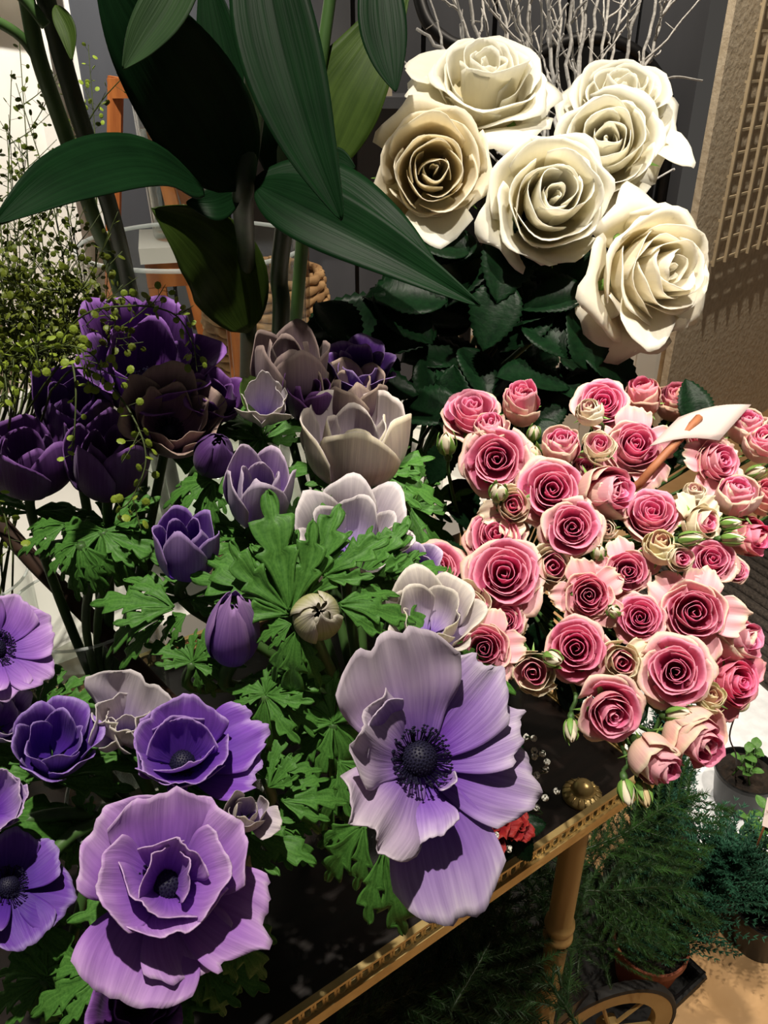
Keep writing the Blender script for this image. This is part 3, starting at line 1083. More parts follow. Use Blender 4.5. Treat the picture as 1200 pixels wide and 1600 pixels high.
def leaf_world(p, d, n, L):
    """leaf with its base at p, growing along d, upper side towards n, L metres long"""
    d = unit(d)
    z = unit(np.asarray(n) - d * np.dot(n, d))
    m = np.eye(4)
    m[:3, 1] = d; m[:3, 2] = z; m[:3, 0] = np.cross(d, z); m[:3, 3] = p
    return m @ S4(L)


def img_dir(deg, toward=0.0):
    """direction deg counter-clockwise from image right, leaning towards the lens by toward"""
    a = rad(deg)
    return unit(RIGHT * math.cos(a) + UP * math.sin(a) - FWD * toward)


# ------------------------------------------------------------------ anemones
def ap(theta, L, W, p0, p1, mats, cup=0.25, ruffle=0.06, rf=3.0, notch=0.03, tip=0.3, seed=0, roll=(0, 0), z0=0.0, r0=0.05, name='petal', pt=None, nu=16, nv=25):
    """free petal: theta round the axis, p0 -> p1 its rise in degrees from the claw to the margin"""
    a = rad(theta)
    rd = np.array([math.cos(a), math.sin(a), 0.0])
    n = 13
    ph = np.radians(np.linspace(p0, p1, n))
    st = L / (n - 1)
    pos = [rd * r0 + np.array([0, 0, z0])]
    for k in range(n - 1):
        pos.append(pos[-1] + st * (rd * math.cos(ph[k]) + np.array([0, 0, math.sin(ph[k])])))
    pos = np.array(pos)
    nn = np.interp(np.linspace(0, 1, 48), np.linspace(0, 1, n), ph)
    N = -np.outer(np.sin(nn), rd) + np.outer(np.cos(nn), [0, 0, 1.0])
    return blade(name, pos, W, N, mats, 'petal', tip, 2.2, cup, 0, ruffle, rf, notch, (rad(roll[0]), rad(roll[1])), nu, nv, 0.012, seed)


def stamens(rdome, seed=0, n=130):
    """dark boss with a ring of stamens; unit flower"""
    rng = random.Random(seed)
    boss = MB()
    prof = [(rdome * math.cos(a) * 0.62, rdome * math.sin(a) * 0.62) for a in np.linspace(0, pi / 2 - 0.02, 8)]
    boss.lathe([(rdome * 0.62, -0.05)] + prof, 20)
    for i in range(150):
        z = (i + 0.5) / 150
        a = i * 2.39996
        c = math.sqrt(1 - z * z)
        boss.add(OCT_V * rdome * 0.055 + np.array([c * math.cos(a), c * math.sin(a), z]) * rdome * 0.62, OCT_F)
    bm = boss.build('flower_centre', M['stamen'], smooth=False)
    st = MB()
    for i in range(n):
        a = rng.uniform(0, 2 * pi)
        q = rng.uniform(0.45, 1.0)
        r1 = rdome * (0.62 + 0.5 * q)
        z1 = rdome * rng.uniform(0.30, 0.62)
        p0 = np.array([rdome * 0.55 * math.cos(a), rdome * 0.55 * math.sin(a), 0.0])
        p1 = np.array([r1 * math.cos(a), r1 * math.sin(a), z1])
        st.tube([p0, p1], rdome * 0.018, 3, cap=False)
        st.add(OCT_V * np.array([0.075, 0.05, 0.05]) * rdome + p1, OCT_F)
    sm = st.build('stamens', M['stamen'], smooth=False)
    return bm, sm


CENTRE = stamens(0.30, 3)
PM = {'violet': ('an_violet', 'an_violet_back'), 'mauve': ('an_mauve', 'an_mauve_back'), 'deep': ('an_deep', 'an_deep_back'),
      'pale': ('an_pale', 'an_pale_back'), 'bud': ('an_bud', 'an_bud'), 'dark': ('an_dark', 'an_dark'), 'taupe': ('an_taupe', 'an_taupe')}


def pm(k):
    return [M[x] for x in PM[k]]


def kind_petals(kind, ms, seed):
    """list of (mesh, ...) for a unit anemone head centred on the origin, and the depth of its foot below it"""
    rng = random.Random(seed)
    out = []
    t0 = rng.uniform(0, 6)
    if kind == 'bud':
        for i in range(4):
            out.append(cup_petal('petal', t0 + i * pi / 2, 1.9, 0.05, 0.75, 0.10, rad(70), ms, -1.2, 0.0, 0.10, 0.2, 2.2, 0, 0.03, 2, 0.02, 12, 12, 0.015, seed + i))
        for i in range(4):
            out.append(cup_petal('petal', t0 + 0.5 + i * pi / 2, 2.3, 0.06, 0.98, 0.20, rad(66), ms, -1.25, 0.0, 0.12, 0.2, 2.2, 0.03, 0.05, 2, 0.03, 14, 13, 0.018, seed + 9 + i))
        return out, 1.2
    if kind == 'tulip':
        for i in range(4):
            out.append(cup_petal('petal', t0 + i * pi / 2 + 0.4, 1.85, 0.05, 0.62, rng.uniform(0.35, 0.5), rad(58), ms, -1.15, 0.02, 0.15, 0.34, 2.0, 0.0, 0.07, 1.4, 0.008, 12, 12, 0.015, seed + i))
        for i in range(5):
            out.append(cup_petal('petal', t0 + i * 2 * pi / 5, rng.uniform(1.9, 2.25), 0.06, 0.92, rng.uniform(0.70, 0.95), rad(50), ms, -1.2, 0.06, 0.12, 0.34, 2.0, 0.0, 0.08, 1.4, 0.008, 14, 13, 0.018, seed + 9 + i))
        return out, 1.15
    if kind == 'cup':
        for i in range(5):
            out.append(cup_petal('petal', t0 + i * 2 * pi / 5 + 0.5, rng.uniform(1.0, 1.25), 0.08, 0.66, rng.uniform(0.55, 0.8), rad(46), ms, -0.62, 0.05, 0.10, 0.30, 2.1, 0.0, 0.08, 1.5, 0.010, 13, 13, 0.015, seed + i))
        for i in range(6):
            out.append(cup_petal('petal', t0 + i * pi / 3, rng.uniform(1.05, 1.4), 0.09, 0.90, rng.uniform(0.95, 1.2), rad(43), ms, -0.66, 0.14, 0.10, 0.30, 2.1, 0.0, 0.09, 1.5, 0.010, 14, 14, 0.016, seed + 9 + i))
        return out, 0.62
    if kind == 'open':
        for i in range(5):
            out.append(ap(rng.uniform(-15, 15) + i * 72, 0.85, 0.42, 40, 65, ms, seed=seed + i, z0=-0.2))
        for i in range(6):
            out.append(ap(rng.uniform(-10, 10) + i * 60 + 30, 1.12, 0.52, 15, 10, ms, seed=seed + 9 + i, z0=-0.28))
        return out, 0.3
    raise ValueError(kind)


GA = 'cut anemones in the vases'


def anemone(label, u, v, d, px, kind, a, b, ms, vase, tint=(1, 1, 1), spin=0.0, seed=0, leaves=3, leaf_len=0.055, leaf_off=0.022, petals=None,
            explicit=(), centre=None, foot=None, stem_r=0.0042, scale_z=1.0, leafn=0.55):
    p = at(u, v, d)
    s = px * 0.5 * d / FPX
    H = frame(p, a, b, spin)
    f = H[:3, 2]
    rng = random.Random(seed * 7 + 1)
    if petals is None:
        pts, fo = kind_petals(kind, pm(ms), seed * 31)
        if centre is None:
            centre = kind in ('cup', 'open')
        cz = -0.5 if kind == 'cup' else -0.15
    else:
        pts, fo, cz = petals
    headbase = p - f * fo * s * scale_z
    path, ft = stem_path(headbase, f, vase, rng)
    root = thing('anemone', label, 'flower', ft, GA)
    SZ = S4(s); SZ[2, 2] *= scale_z
    for q in pts:
        part('petal', q, root, H @ SZ, color=tint)
    if centre:
        fc_ = part('flower_centre', CENTRE[0], root, H @ S4(s) @ T4((0, 0, cz)), 'dark blue-black boss')
        part('stamens', CENTRE[1], fc_, H @ S4(s) @ T4((0, 0, cz)), kind='stuff')
    part('stem', MB().tube(path, [stem_r * 0.9, stem_r, stem_r * 1.1], 8).build('stem', M['stem_green']), root)
    lb = headbase - f * leaf_off
    for i in range(leaves):
        an = i * 2 * pi / max(1, leaves) + rng.uniform(-0.4, 0.4)
        side = H[:3, 0] * math.cos(an) + H[:3, 1] * math.sin(an)
        dr = unit(side + f * leafn * rng.uniform(0.3, 1.0))
        part('leaf', AL[rng.randrange(5)], root, leaf_world(lb, dr, f * 1.0 - side * 0.3, leaf_len * rng.uniform(0.8, 1.2)))
    for (lu, lv, ld, deg, lpx, tw, k, nb) in explicit:
        # base pixel and depth, direction in the picture, length in pixels, lean to the lens, which leaf, upward turn of its face
        part('leaf', AL[k], root, leaf_world(at(lu, lv, ld), img_dir(deg, tw), -FWD + UP * nb, lpx * ld / FPX))
    return root


# --- hero flowers, petal by petal
mv = pm('violet')
mp = pm('pale')
mk = [M['an_lilac'], M['an_pale_back']]
B1 = [
    ap(112, 1.46, 0.72, 28, 38, mk, 0.22, 0.07, 3.2, 0.035, seed=1),
    ap(50, 1.30, 0.50, 22, 8, mv, 0.18, 0.06, 2.2, 0.04, seed=2, roll=(0, -12)),
    ap(20, 1.22, 0.42, 12, 2, mv, 0.10, 0.05, 2.0, 0.05, 0.34, seed=3, roll=(0, 8)),
    ap(-12, 1.34, 0.50, 4, -6, mv, 0.10, 0.05, 3.0, 0.03, seed=4),
    ap(-74, 1.62, 0.62, -2, -8, mv, 0.16, 0.04, 2.5, 0.025, seed=5),
    ap(-128, 1.22, 0.55, 20, 55, mk, -0.10, 0.13, 2.6, 0.05, seed=6, roll=(0, 14)),
    ap(165, 1.05, 0.52, 35, 60, mk, 0.05, 0.12, 2.4, 0.04, seed=16),
    ap(150, 0.78, 0.36, 48, 74, mv, 0.24, 0.06, 2.0, 0.03, seed=7, z0=0.0, r0=0.28),
    ap(-90, 0.66, 0.38, 24, 30, mv, 0.20, 0.08, 2.2, 0.04, seed=8, z0=0.0, r0=0.26, roll=(0, -18)),
    ap(-40, 0.36, 0.13, 60, 84, mv, 0.30, 0.05, 2.0, 0.04, seed=9, z0=0.0, r0=0.30),
]
anemone('largest wide open violet anemone with dark centre, above the brass rail', 652, 1188, 0.43, 288, 'open', 0.22, 0.16, 'violet', 'B', petals=(B1, 0.12, 0.10), centre=True,
        leaves=0, seed=1,
        explicit=[(600, 1330, 0.52, -75, 150, 0.1, 1, 0.6), (570, 1290, 0.53, -130, 130, 0.0, 2, 0.6)])
ma = pm('mauve')
A1 = [
    ap(-103, 1.12, 0.66, 2, -12, ma, 0.10, 0.04, 3.0, 0.02, 0.22, seed=21, z0=-0.25),
    ap(-22, 1.18, 0.55, 10, -8, ma, 0.12, 0.07, 2.5, 0.06, seed=22, z0=-0.25),
    ap(-62, 0.95, 0.5, 8, -5, ma, 0.12, 0.05, 2.5, 0.03, seed=33, z0=-0.27),
    ap(150, 1.08, 0.62, 28, 36, ma, 0.22, 0.06, 2.5, 0.03, seed=23, z0=-0.25),
    ap(100, 1.05, 0.62, 38, 48, ma, 0.22, 0.07, 2.6, 0.03, seed=24, z0=-0.25),
    ap(45, 1.05, 0.62, 35, 46, ma, 0.26, 0.06, 2.2, 0.03, seed=25, z0=-0.25),
    ap(5, 0.90, 0.48, 42, 62, ma, 0.30, 0.05, 2.2, 0.03, seed=26, z0=-0.22),
    ap(195, 0.92, 0.48, 36, 52, ma, 0.30, 0.05, 2.2, 0.03, seed=27, z0=-0.22),
    ap(-70, 0.80, 0.56, 30, 64, ma, 0.34, 0.05, 2.4, 0.03, seed=28, z0=-0.22),
    ap(-120, 0.70, 0.5, 45, 76, ma, 0.34, 0.05, 2.4, 0.03, seed=29, z0=-0.20),
    ap(75, 0.72, 0.40, 62, 84, ma, 0.34, 0.06, 2.4, 0.03, seed=30, z0=-0.18),
    ap(150, 0.62, 0.36, 60, 92, ma, 0.34, 0.06, 2.4, 0.03, seed=31, z0=-0.18),
    ap(20, 0.60, 0.30, 62, 90, ma, 0.34, 0.06, 2.4, 0.03, seed=32, z0=-0.18),
]
anemone('large ruffled light mauve anemone lowest in front, facing up', 262, 1375, 0.47, 290, 'open', 0.05, 0.28, 'mauve', 'A', petals=(A1, 0.28, -0.2), centre=True, leaves=2, seed=2,
        explicit=[(140, 1500, 0.52, 230, 150, 0.1, 3, 0.8), (350, 1440, 0.50, -50, 120, 0.1, 2, 0.8), (160, 1520, 0.5, 200, 130, 0.2, 1, 0.9)])
me2 = [M['an_deep'], M['an_violet_back']]
A2 = [
    ap(95, 1.0, 0.62, 40, 62, me2, 0.30, 0.05, 2.2, 0.03, seed=41, z0=-0.35),
    ap(25, 1.25, 0.55, 22, 18, me2, 0.18, 0.07, 2.5, 0.05, seed=42, z0=-0.35),
    ap(-8, 1.15, 0.5, 18, 12, me2, 0.16, 0.07, 2.5, 0.05, seed=43, z0=-0.35),
    ap(165, 0.98, 0.58, 42, 66, me2, 0.30, 0.05, 2.2, 0.03, seed=44, z0=-0.35),
    ap(222, 0.98, 0.58, 40, 70, me2, 0.32, 0.05, 2.2, 0.03, seed=45, z0=-0.35),
    ap(-85, 0.96, 0.60, 40, 66, me2, 0.34, 0.05, 2.2, 0.03, seed=46, z0=-0.35),
    ap(-38, 0.98, 0.56, 40, 66, me2, 0.32, 0.05, 2.2, 0.03, seed=47, z0=-0.35),
    ap(80, 0.80, 0.48, 58, 84, me2, 0.34, 0.04, 2.2, 0.03, seed=48, z0=-0.30),
    ap(130, 0.82, 0.46, 55, 80, me2, 0.34, 0.04, 2.2, 0.03, seed=49, z0=-0.30),
    ap(-60, 0.70, 0.46, 52, 82, me2, 0.34, 0.04, 2.2, 0.03, seed=50, z0=-0.30),
]
anemone('blue-violet cup anemone showing dark stamens, behind the large mauve one', 285, 1178, 0.52, 220, 'cup', 0.0, 0.62, 'violet', 'A', tint=(1.35, 1.25, 1.2), petals=(A2, 0.36, -0.28), centre=True, leaves=3, seed=3)
mp = pm('pale')
A3 = [
    ap(70, 1.25, 0.92, 52, 70, mp, 0.16, 0.05, 3.0, 0.04, 0.26, seed=61, z0=-0.4),
    ap(150, 0.95, 0.55, 55, 85, mp, 0.30, 0.10, 2.4, 0.04, seed=62, z0=-0.4),
    ap(-110, 0.85, 0.55, 60, 105, mp, 0.34, 0.12, 2.4, 0.05, seed=63, z0=-0.4),
    ap(-40, 0.80, 0.50, 60, 100, mp, 0.34, 0.10, 2.4, 0.05, seed=64, z0=-0.4),
    ap(210, 0.85, 0.50, 60, 105, mp, 0.34, 0.10, 2.4, 0.05, seed=65, z0=-0.4),
    ap(100, 0.70, 0.45, 70, 110, mp, 0.36, 0.10, 2.4, 0.05, seed=66, z0=-0.35),
]
anemone('pale lilac anemone with one broad greyish back petal and crumpled front', 192, 1140, 0.545, 190, 'cup', -0.05, 0.55, 'pale', 'A', petals=(A3, 0.4, -0.2), centre=False, leaves=2, seed=4)
anemone('deep violet cup anemone left of the pale crumpled one', 85, 1165, 0.53, 112, 'cup', 0.05, 0.75, 'deep', 'A', seed=5, centre=False, leaves=2, tint=(1.1, 1.05, 1.1), scale_z=1.25)
anemone('small violet cup anemone cut off by the left edge, above the large violet one', 2, 1125, 0.55, 80, 'cup', 0.2, 0.7, 'violet', 'A', seed=6, leaves=1, centre=False)
A6 = [ap(30, 1.1, 0.6, 55, 75, mv, 0.3, 0.06, 2.4, 0.03, seed=71, z0=-0.3), ap(-20, 1.1, 0.62, 45, 70, mv, 0.3, 0.06, 2.4, 0.03, seed=72, z0=-0.3),
      ap(80, 1.1, 0.6, 50, 80, mv, 0.3, 0.06, 2.4, 0.03, seed=73, z0=-0.3), ap(-75, 1.0, 0.55, 40, 60, mv, 0.3, 0.06, 2.4, 0.03, seed=74, z0=-0.3),
      ap(140, 1.0, 0.55, 50, 80, mv, 0.3, 0.06, 2.4, 0.03, seed=75, z0=-0.3), ap(200, 1.0, 0.55, 50, 80, mv, 0.3, 0.06, 2.4, 0.03, seed=76, z0=-0.3)]
anemone('large violet anemone half cut off by the left edge', -15, 1262, 0.50, 150, 'cup', 0.1, 0.5, 'violet', 'A', petals=(A6, 0.3, -0.2), centre=False, seed=7, leaves=1, tint=(0.95, 0.85, 1.0))
md = pm('deep')
A7 = [ap(0, 1.15, 0.62, 5, -15, md, -0.1, 0.05, 2.4, 0.03, seed=81, z0=-0.1), ap(50, 1.0, 0.5, 25, 20, md, 0.1, 0.05, 2.4, 0.03, seed=82, z0=-0.1),
      ap(-50, 1.1, 0.55, 0, -10, md, 0.1, 0.05, 2.4, 0.03, seed=83, z0=-0.1), ap(110, 1.0, 0.55, 30, 40, md, 0.1, 0.05, 2.4, 0.03, seed=84, z0=-0.1),
      ap(180, 1.0, 0.55, 20, 20, md, 0.1, 0.05, 2.4, 0.03, seed=85, z0=-0.1), ap(245, 1.0, 0.55, 20, 20, md, 0.1, 0.05, 2.4, 0.03, seed=86, z0=-0.1)]
anemone('blue-violet anemone at the lower left edge with a drooping petal', 12, 1385, 0.50, 172, 'open', 0.05, 0.75, 'deep', 'A', petals=(A7, 0.12, 0.0), centre=True, seed=8, leaves=2)
A8 = [ap(85, 0.95, 0.55, 18, 25, ma, 0.16, 0.05, 2.4, 0.03, seed=91), ap(35, 1.0, 0.55, 15, 22, ma, 0.16, 0.05, 2.4, 0.03, seed=92), ap(-22, 1.05, 0.46, 12, 8, ma, 0.16, 0.05, 2.4, 0.03, seed=93),
      ap(-70, 0.95, 0.5, 10, 10, ma, 0.16, 0.05, 2.4, 0.03, seed=94), ap(140, 0.95, 0.55, 25, 35, ma, 0.16, 0.05, 2.4, 0.03, seed=95), ap(200, 0.95, 0.55, 25, 35, ma, 0.16, 0.05, 2.4, 0.03, seed=96), ap(255, 0.95, 0.5, 20, 30, ma, 0.16, 0.05, 2.4, 0.03, seed=97)]
anemone('open lilac anemone at the left edge beside the brown rod', -8, 1015, 0.55, 175, 'open', 0.15, 0.35, 'mauve', 'A', petals=(A8, 0.1, 0.0), centre=True, seed=9, leaves=1, tint=(1.0, 1.0, 1.05),
        explicit=[(70, 1110, 0.56, 20, 110, 0.1, 0, 0.8), (60, 1100, 0.56, 60, 60, 0.1, 1, 0.8)])
A9 = kind_petals('tulip', mp, 901)[0]
A9 = A9[:8] + [ap(-18, 1.75, 0.85, 20, 28, mp, 0.10, 0.10, 2.2, 0.03, seed=101, z0=-0.75, r0=0.2)]
anemone('small half-furled whitish anemone beside the large mauve one', 384, 1268, 0.50, 66, 'cup', 0.1, 0.35, 'pale', 'A', petals=(A9, 1.15, -0.2), centre=False, seed=10, leaves=2, tint=(0.92, 0.9, 0.9),
        explicit=[(440, 1250, 0.53, 10, 95, 0.1, 2, 0.8), (430, 1290, 0.53, -40, 90, 0.1, 1, 0.8), (420, 1230, 0.53, 50, 70, 0.1, 0, 0.8)])
anemone('dusky purple anemone at the bottom under the large mauve one', 215, 1562, 0.50, 120, 'cup', 0.1, 0.45, 'dark', 'A', seed=11, leaves=2, tint=(1.3, 1.2, 1.3), centre=True)
# middle
anemone('closed violet anemone bud standing upright, drop shaped', 364, 978, 0.545, 98, 'bud', 0.02, 1.15, 'deep', 'B', seed=12, leaves=1, tint=(1.15, 0.9, 1.0), scale_z=1.25, stem_r=0.0055, leaf_off=0.03)
anemone('olive and white anemone bud opening amid ferny green leaves', 496, 962, 0.53, 92, 'bud', 0.10, 0.18, 'bud', 'B', seed=13, leaves=0, scale_z=0.85,
        explicit=[(452, 955, 0.545, 100, 190, 0.10, 0, 0.5), (450, 960, 0.545, 140, 165, 0.05, 1, 0.5), (505, 900, 0.55, 35, 120, 0.15, 4, 0.5), (455, 975, 0.54, 195, 60, 0.2, 2, 0.6),
                  (465, 985, 0.535, 262, 110, 0.25, 3, 0.6), (530, 945, 0.54, 0, 110, 0.2, 3, 0.5), (480, 930, 0.55, 72, 150, 0.05, 4, 0.4), (440, 930, 0.55, 165, 150, 0.0, 0, 0.5)])
anemone('violet tulip-shaped anemone left of the ferny leaves', 292, 850, 0.57, 104, 'tulip', -0.05, 1.3, 'deep', 'B', seed=14, leaves=2, tint=(1.25, 1.15, 1.15), scale_z=1.05,
        explicit=[(270, 950, 0.565, 165, 130, 0.1, 1, 0.9), (255, 965, 0.57, 190, 110, 0.1, 3, 0.9), (290, 960, 0.57, 210, 60, 0.1, 2, 0.9)])
anemone('bright lilac cup anemone above the ferny leaves', 406, 765, 0.60, 112, 'tulip', 0.12, 1.15, 'violet', 'B', seed=15, leaves=2, tint=(1.1, 1.05, 1.05))
anemone('closed blackish purple anemone bud tilted beside the seed sprays', 336, 708, 0.60, 74, 'bud', 0.25, 0.75, 'dark', 'B', seed=16, leaves=0, tint=(0.75, 0.8, 0.8), stem_r=0.005,
        explicit=[(330, 750, 0.61, 190, 85, 0.1, 2, 0.9), (335, 755, 0.61, 230, 70, 0.1, 3, 0.9), (330, 760, 0.61, 270, 70, 0.2, 1, 0.9)])
anemone('pale lilac cup anemone partly behind the ferny leaves', 550, 842, 0.60, 150, 'cup', 0.12, 0.9, 'pale', 'B', seed=17, leaves=1, centre=False, scale_z=1.1,
        explicit=[(600, 900, 0.58, 70, 100, 0.1, 4, 0.6), (590, 930, 0.57, -30, 110, 0.1, 1, 0.6), (560, 900, 0.575, 50, 110, 0.1, 0, 0.6), (610, 900, 0.58, 20, 85, 0.1, 2, 0.6)])
anemone('cream and lilac cup anemone with a violet streak over a green leaf collar', 556, 688, 0.66, 176, 'tulip', 0.1, 1.5, 'pale', 'B', seed=18, leaves=0, centre=False, tint=(1.0, 0.97, 0.9), scale_z=0.72,
        explicit=[(550, 740, 0.66, 165, 110, 0.15, 1, 0.9), (560, 745, 0.655, 200, 95, 0.2, 2, 0.9), (575, 750, 0.65, 265, 80, 0.3, 3, 0.9), (590, 748, 0.65, 300, 85, 0.3, 2, 0.9), (600, 742, 0.655, -15, 100, 0.15, 1, 0.9),
                  (590, 735, 0.66, 20, 90, 0.1, 0, 0.9), (555, 755, 0.655, 230, 90, 0.2, 3, 0.9)])
B9 = [ap(110, 1.35, 0.42, 75, 92, mp, 0.30, 0.06, 2.4, 0.04, seed=111, z0=-0.4), ap(-90, 1.0, 0.62, 40, 85, mp, 0.34, 0.05, 2.4, 0.03, seed=112, z0=-0.4), ap(-20, 1.0, 0.60, 45, 90, mp, 0.34, 0.05, 2.4, 0.03, seed=113, z0=-0.4),
      ap(60, 1.0, 0.5, 60, 95, mp, 0.34, 0.06, 2.4, 0.03, seed=114, z0=-0.4), ap(200, 1.0, 0.55, 45, 88, mp, 0.34, 0.05, 2.4, 0.03, seed=115, z0=-0.4), ap(160, 1.15, 0.42, 60, 70, [M['sepal'], M['sepal']], 0.3, 0.05, 2.4, 0.03, seed=116, z0=-0.35)]
anemone('cream and lilac anemone with one tall petal and a green one', 412, 640, 0.65, 140, 'cup', 0.05, 0.85, 'pale', 'B', petals=(B9, 0.4, 0), centre=False, seed=19, leaves=3)
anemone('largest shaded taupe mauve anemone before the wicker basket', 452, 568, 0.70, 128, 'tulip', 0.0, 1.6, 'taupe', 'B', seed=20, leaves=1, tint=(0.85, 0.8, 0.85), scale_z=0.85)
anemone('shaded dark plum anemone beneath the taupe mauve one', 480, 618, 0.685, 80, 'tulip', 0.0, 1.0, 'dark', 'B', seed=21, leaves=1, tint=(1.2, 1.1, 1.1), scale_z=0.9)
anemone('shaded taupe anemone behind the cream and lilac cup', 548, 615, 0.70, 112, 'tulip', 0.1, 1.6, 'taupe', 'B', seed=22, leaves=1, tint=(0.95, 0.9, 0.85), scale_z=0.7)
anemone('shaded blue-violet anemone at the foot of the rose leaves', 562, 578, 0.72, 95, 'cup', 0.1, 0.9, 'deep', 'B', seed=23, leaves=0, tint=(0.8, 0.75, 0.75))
anemone('small bright violet anemone peeping out beside the dark pink rose', 652, 892, 0.60, 70, 'cup', 0.2, 0.6, 'violet', 'B', seed=24, leaves=1, centre=False)
anemone('greenish white anemone behind the top of the largest violet one', 672, 968, 0.56, 130, 'cup', 0.05, 0.9, 'pale', 'B', seed=25, leaves=1, centre=False, tint=(1.0, 1.0, 0.88))
# shaded group on the left
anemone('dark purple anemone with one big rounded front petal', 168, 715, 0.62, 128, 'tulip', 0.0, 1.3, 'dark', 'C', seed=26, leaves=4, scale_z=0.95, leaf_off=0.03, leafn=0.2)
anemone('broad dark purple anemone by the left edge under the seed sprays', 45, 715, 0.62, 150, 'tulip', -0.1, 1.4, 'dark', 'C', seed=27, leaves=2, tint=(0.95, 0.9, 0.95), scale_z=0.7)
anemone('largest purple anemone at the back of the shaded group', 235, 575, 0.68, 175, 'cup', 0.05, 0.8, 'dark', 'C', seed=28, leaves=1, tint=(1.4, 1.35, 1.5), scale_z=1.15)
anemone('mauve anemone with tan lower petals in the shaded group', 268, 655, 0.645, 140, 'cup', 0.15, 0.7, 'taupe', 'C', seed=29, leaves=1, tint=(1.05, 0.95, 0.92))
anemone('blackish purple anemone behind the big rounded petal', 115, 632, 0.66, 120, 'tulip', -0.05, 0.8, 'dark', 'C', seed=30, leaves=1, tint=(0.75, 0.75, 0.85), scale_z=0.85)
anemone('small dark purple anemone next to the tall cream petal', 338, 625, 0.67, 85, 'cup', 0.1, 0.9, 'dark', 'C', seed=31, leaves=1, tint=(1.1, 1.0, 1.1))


# leafy anemone stems without a flower, filling the vases
def leaf_stem(label, u, v, d, vase, leaves, seed):
    p = at(u, v, d)
    rng = random.Random(seed)
    path, ft = stem_path(p, np.array([0, -0.2, 1.0]), vase, rng)
    t = thing('anemone_leaf_stem', label, 'foliage', ft, 'leafy anemone stems in the vases')
    part('stem', MB().tube(path, 0.0036, 8).build('stem', M['stem_green']), t)
    for (du, dv, deg, lpx, tw, k) in leaves:
        part('leaf', AL[k], t, leaf_world(at(u + du, v + dv, d), img_dir(deg, tw), -FWD + UP * 0.8, lpx * d / FPX))


leaf_stem('fresh green leaf whorl below the upright violet bud', 415, 1085, 0.55, 'B', [(0, 0, 20, 105, 0.1, 0), (0, 0, -25, 115, 0.1, 1), (0, 5, -75, 100, 0.2, 3), (0, 0, 60, 70, 0, 4), (0, 0, 160, 60, 0.1, 2)], 1)
leaf_stem('green leaf whorl above the pale lilac back petal', 300, 1035, 0.57, 'B', [(0, 0, 60, 70, 0.1, 0), (0, 0, 150, 80, 0.1, 1), (0, 0, 10, 75, 0.1, 2), (10, 0, -60, 60, 0.1, 3)], 2)
leaf_stem('dark green leaf whorl under the dark purple anemones', 160, 830, 0.60, 'C', [(0, 0, 190, 110, 0.1, 1), (0, 0, 240, 100, 0.2, 2), (0, 0, 300, 100, 0.2, 3), (0, 0, -20, 105, 0.1, 0), (20, -10, 40, 80, 0, 4), (-60, -10, 200, 90, 0.1, 1)], 3)
leaf_stem('lit green leaf hanging before the brown rod', 125, 850, 0.585, 'C', [(0, 0, 255, 90, 0.1, 2), (-5, 0, 215, 70, 0.1, 1), (8, 5, 290, 85, 0.1, 3)], 4)
leaf_stem('green leaves behind the bright lilac cup', 455, 850, 0.61, 'B', [(0, 0, 10, 90, 0.1, 0), (0, 0, 120, 100, 0.1, 1), (0, 0, 60, 110, 0.1, 4), (0, 0, -60, 90, 0.1, 2)], 5)
leaf_stem('shaded leaves between the cream cup and the pink roses', 640, 790, 0.74, 'B', [(0, 0, 20, 100, 0.1, 0), (0, 0, -40, 110, 0.1, 1), (0, 0, 80, 90, 0.1, 4), (-20, 20, -100, 110, 0.1, 2), (-60, 10, -120, 100, 0.1, 3)], 6)
leaf_stem('dim leaves left of the largest violet anemone', 520, 1130, 0.56, 'B', [(0, 0, 150, 100, 0.1, 1), (0, 0, 220, 110, 0.1, 2), (0, 0, -60, 120, 0.1, 3), (0, 0, 60, 110, 0, 0), (20, 80, -120, 110, 0.1, 2), (10, 60, -50, 110, 0.1, 1)], 7)
leaf_stem('small leaves by the half-furled whitish anemone', 415, 1215, 0.54, 'A', [(0, 0, 20, 80, 0.1, 2), (0, 0, 70, 70, 0.1, 1), (20, 30, -30, 85, 0.1, 3), (0, 0, 130, 60, 0, 0)], 8)
leaf_stem('leaf whorl in the bottom left corner', 70, 1530, 0.52, 'A', [(0, 0, 200, 120, 0.1, 1), (0, 0, 100, 110, 0.1, 0), (0, 0, 20, 120, 0.1, 2), (0, 0, 270, 120, 0.1, 3), (40, -10, -40, 120, 0.2, 4)], 9)
leaf_stem('leaf whorl right of the dusky purple anemone', 320, 1500, 0.53, 'A', [(0, 0, -20, 110, 0.1, 1), (0, 0, -70, 100, 0.2, 2), (0, 0, 40, 90, 0.1, 0), (0, 0, -120, 100, 0.1, 3)], 10)
leaf_stem('leaf whorl between the deep violet cup and the mauve anemone', 130, 1290, 0.55, 'A', [(0, 0, 200, 90, 0.1, 1), (0, 0, 270, 110, 0.1, 2), (0, 0, 320, 90, 0.1, 3), (0, 0, 100, 60, 0, 0)], 11)

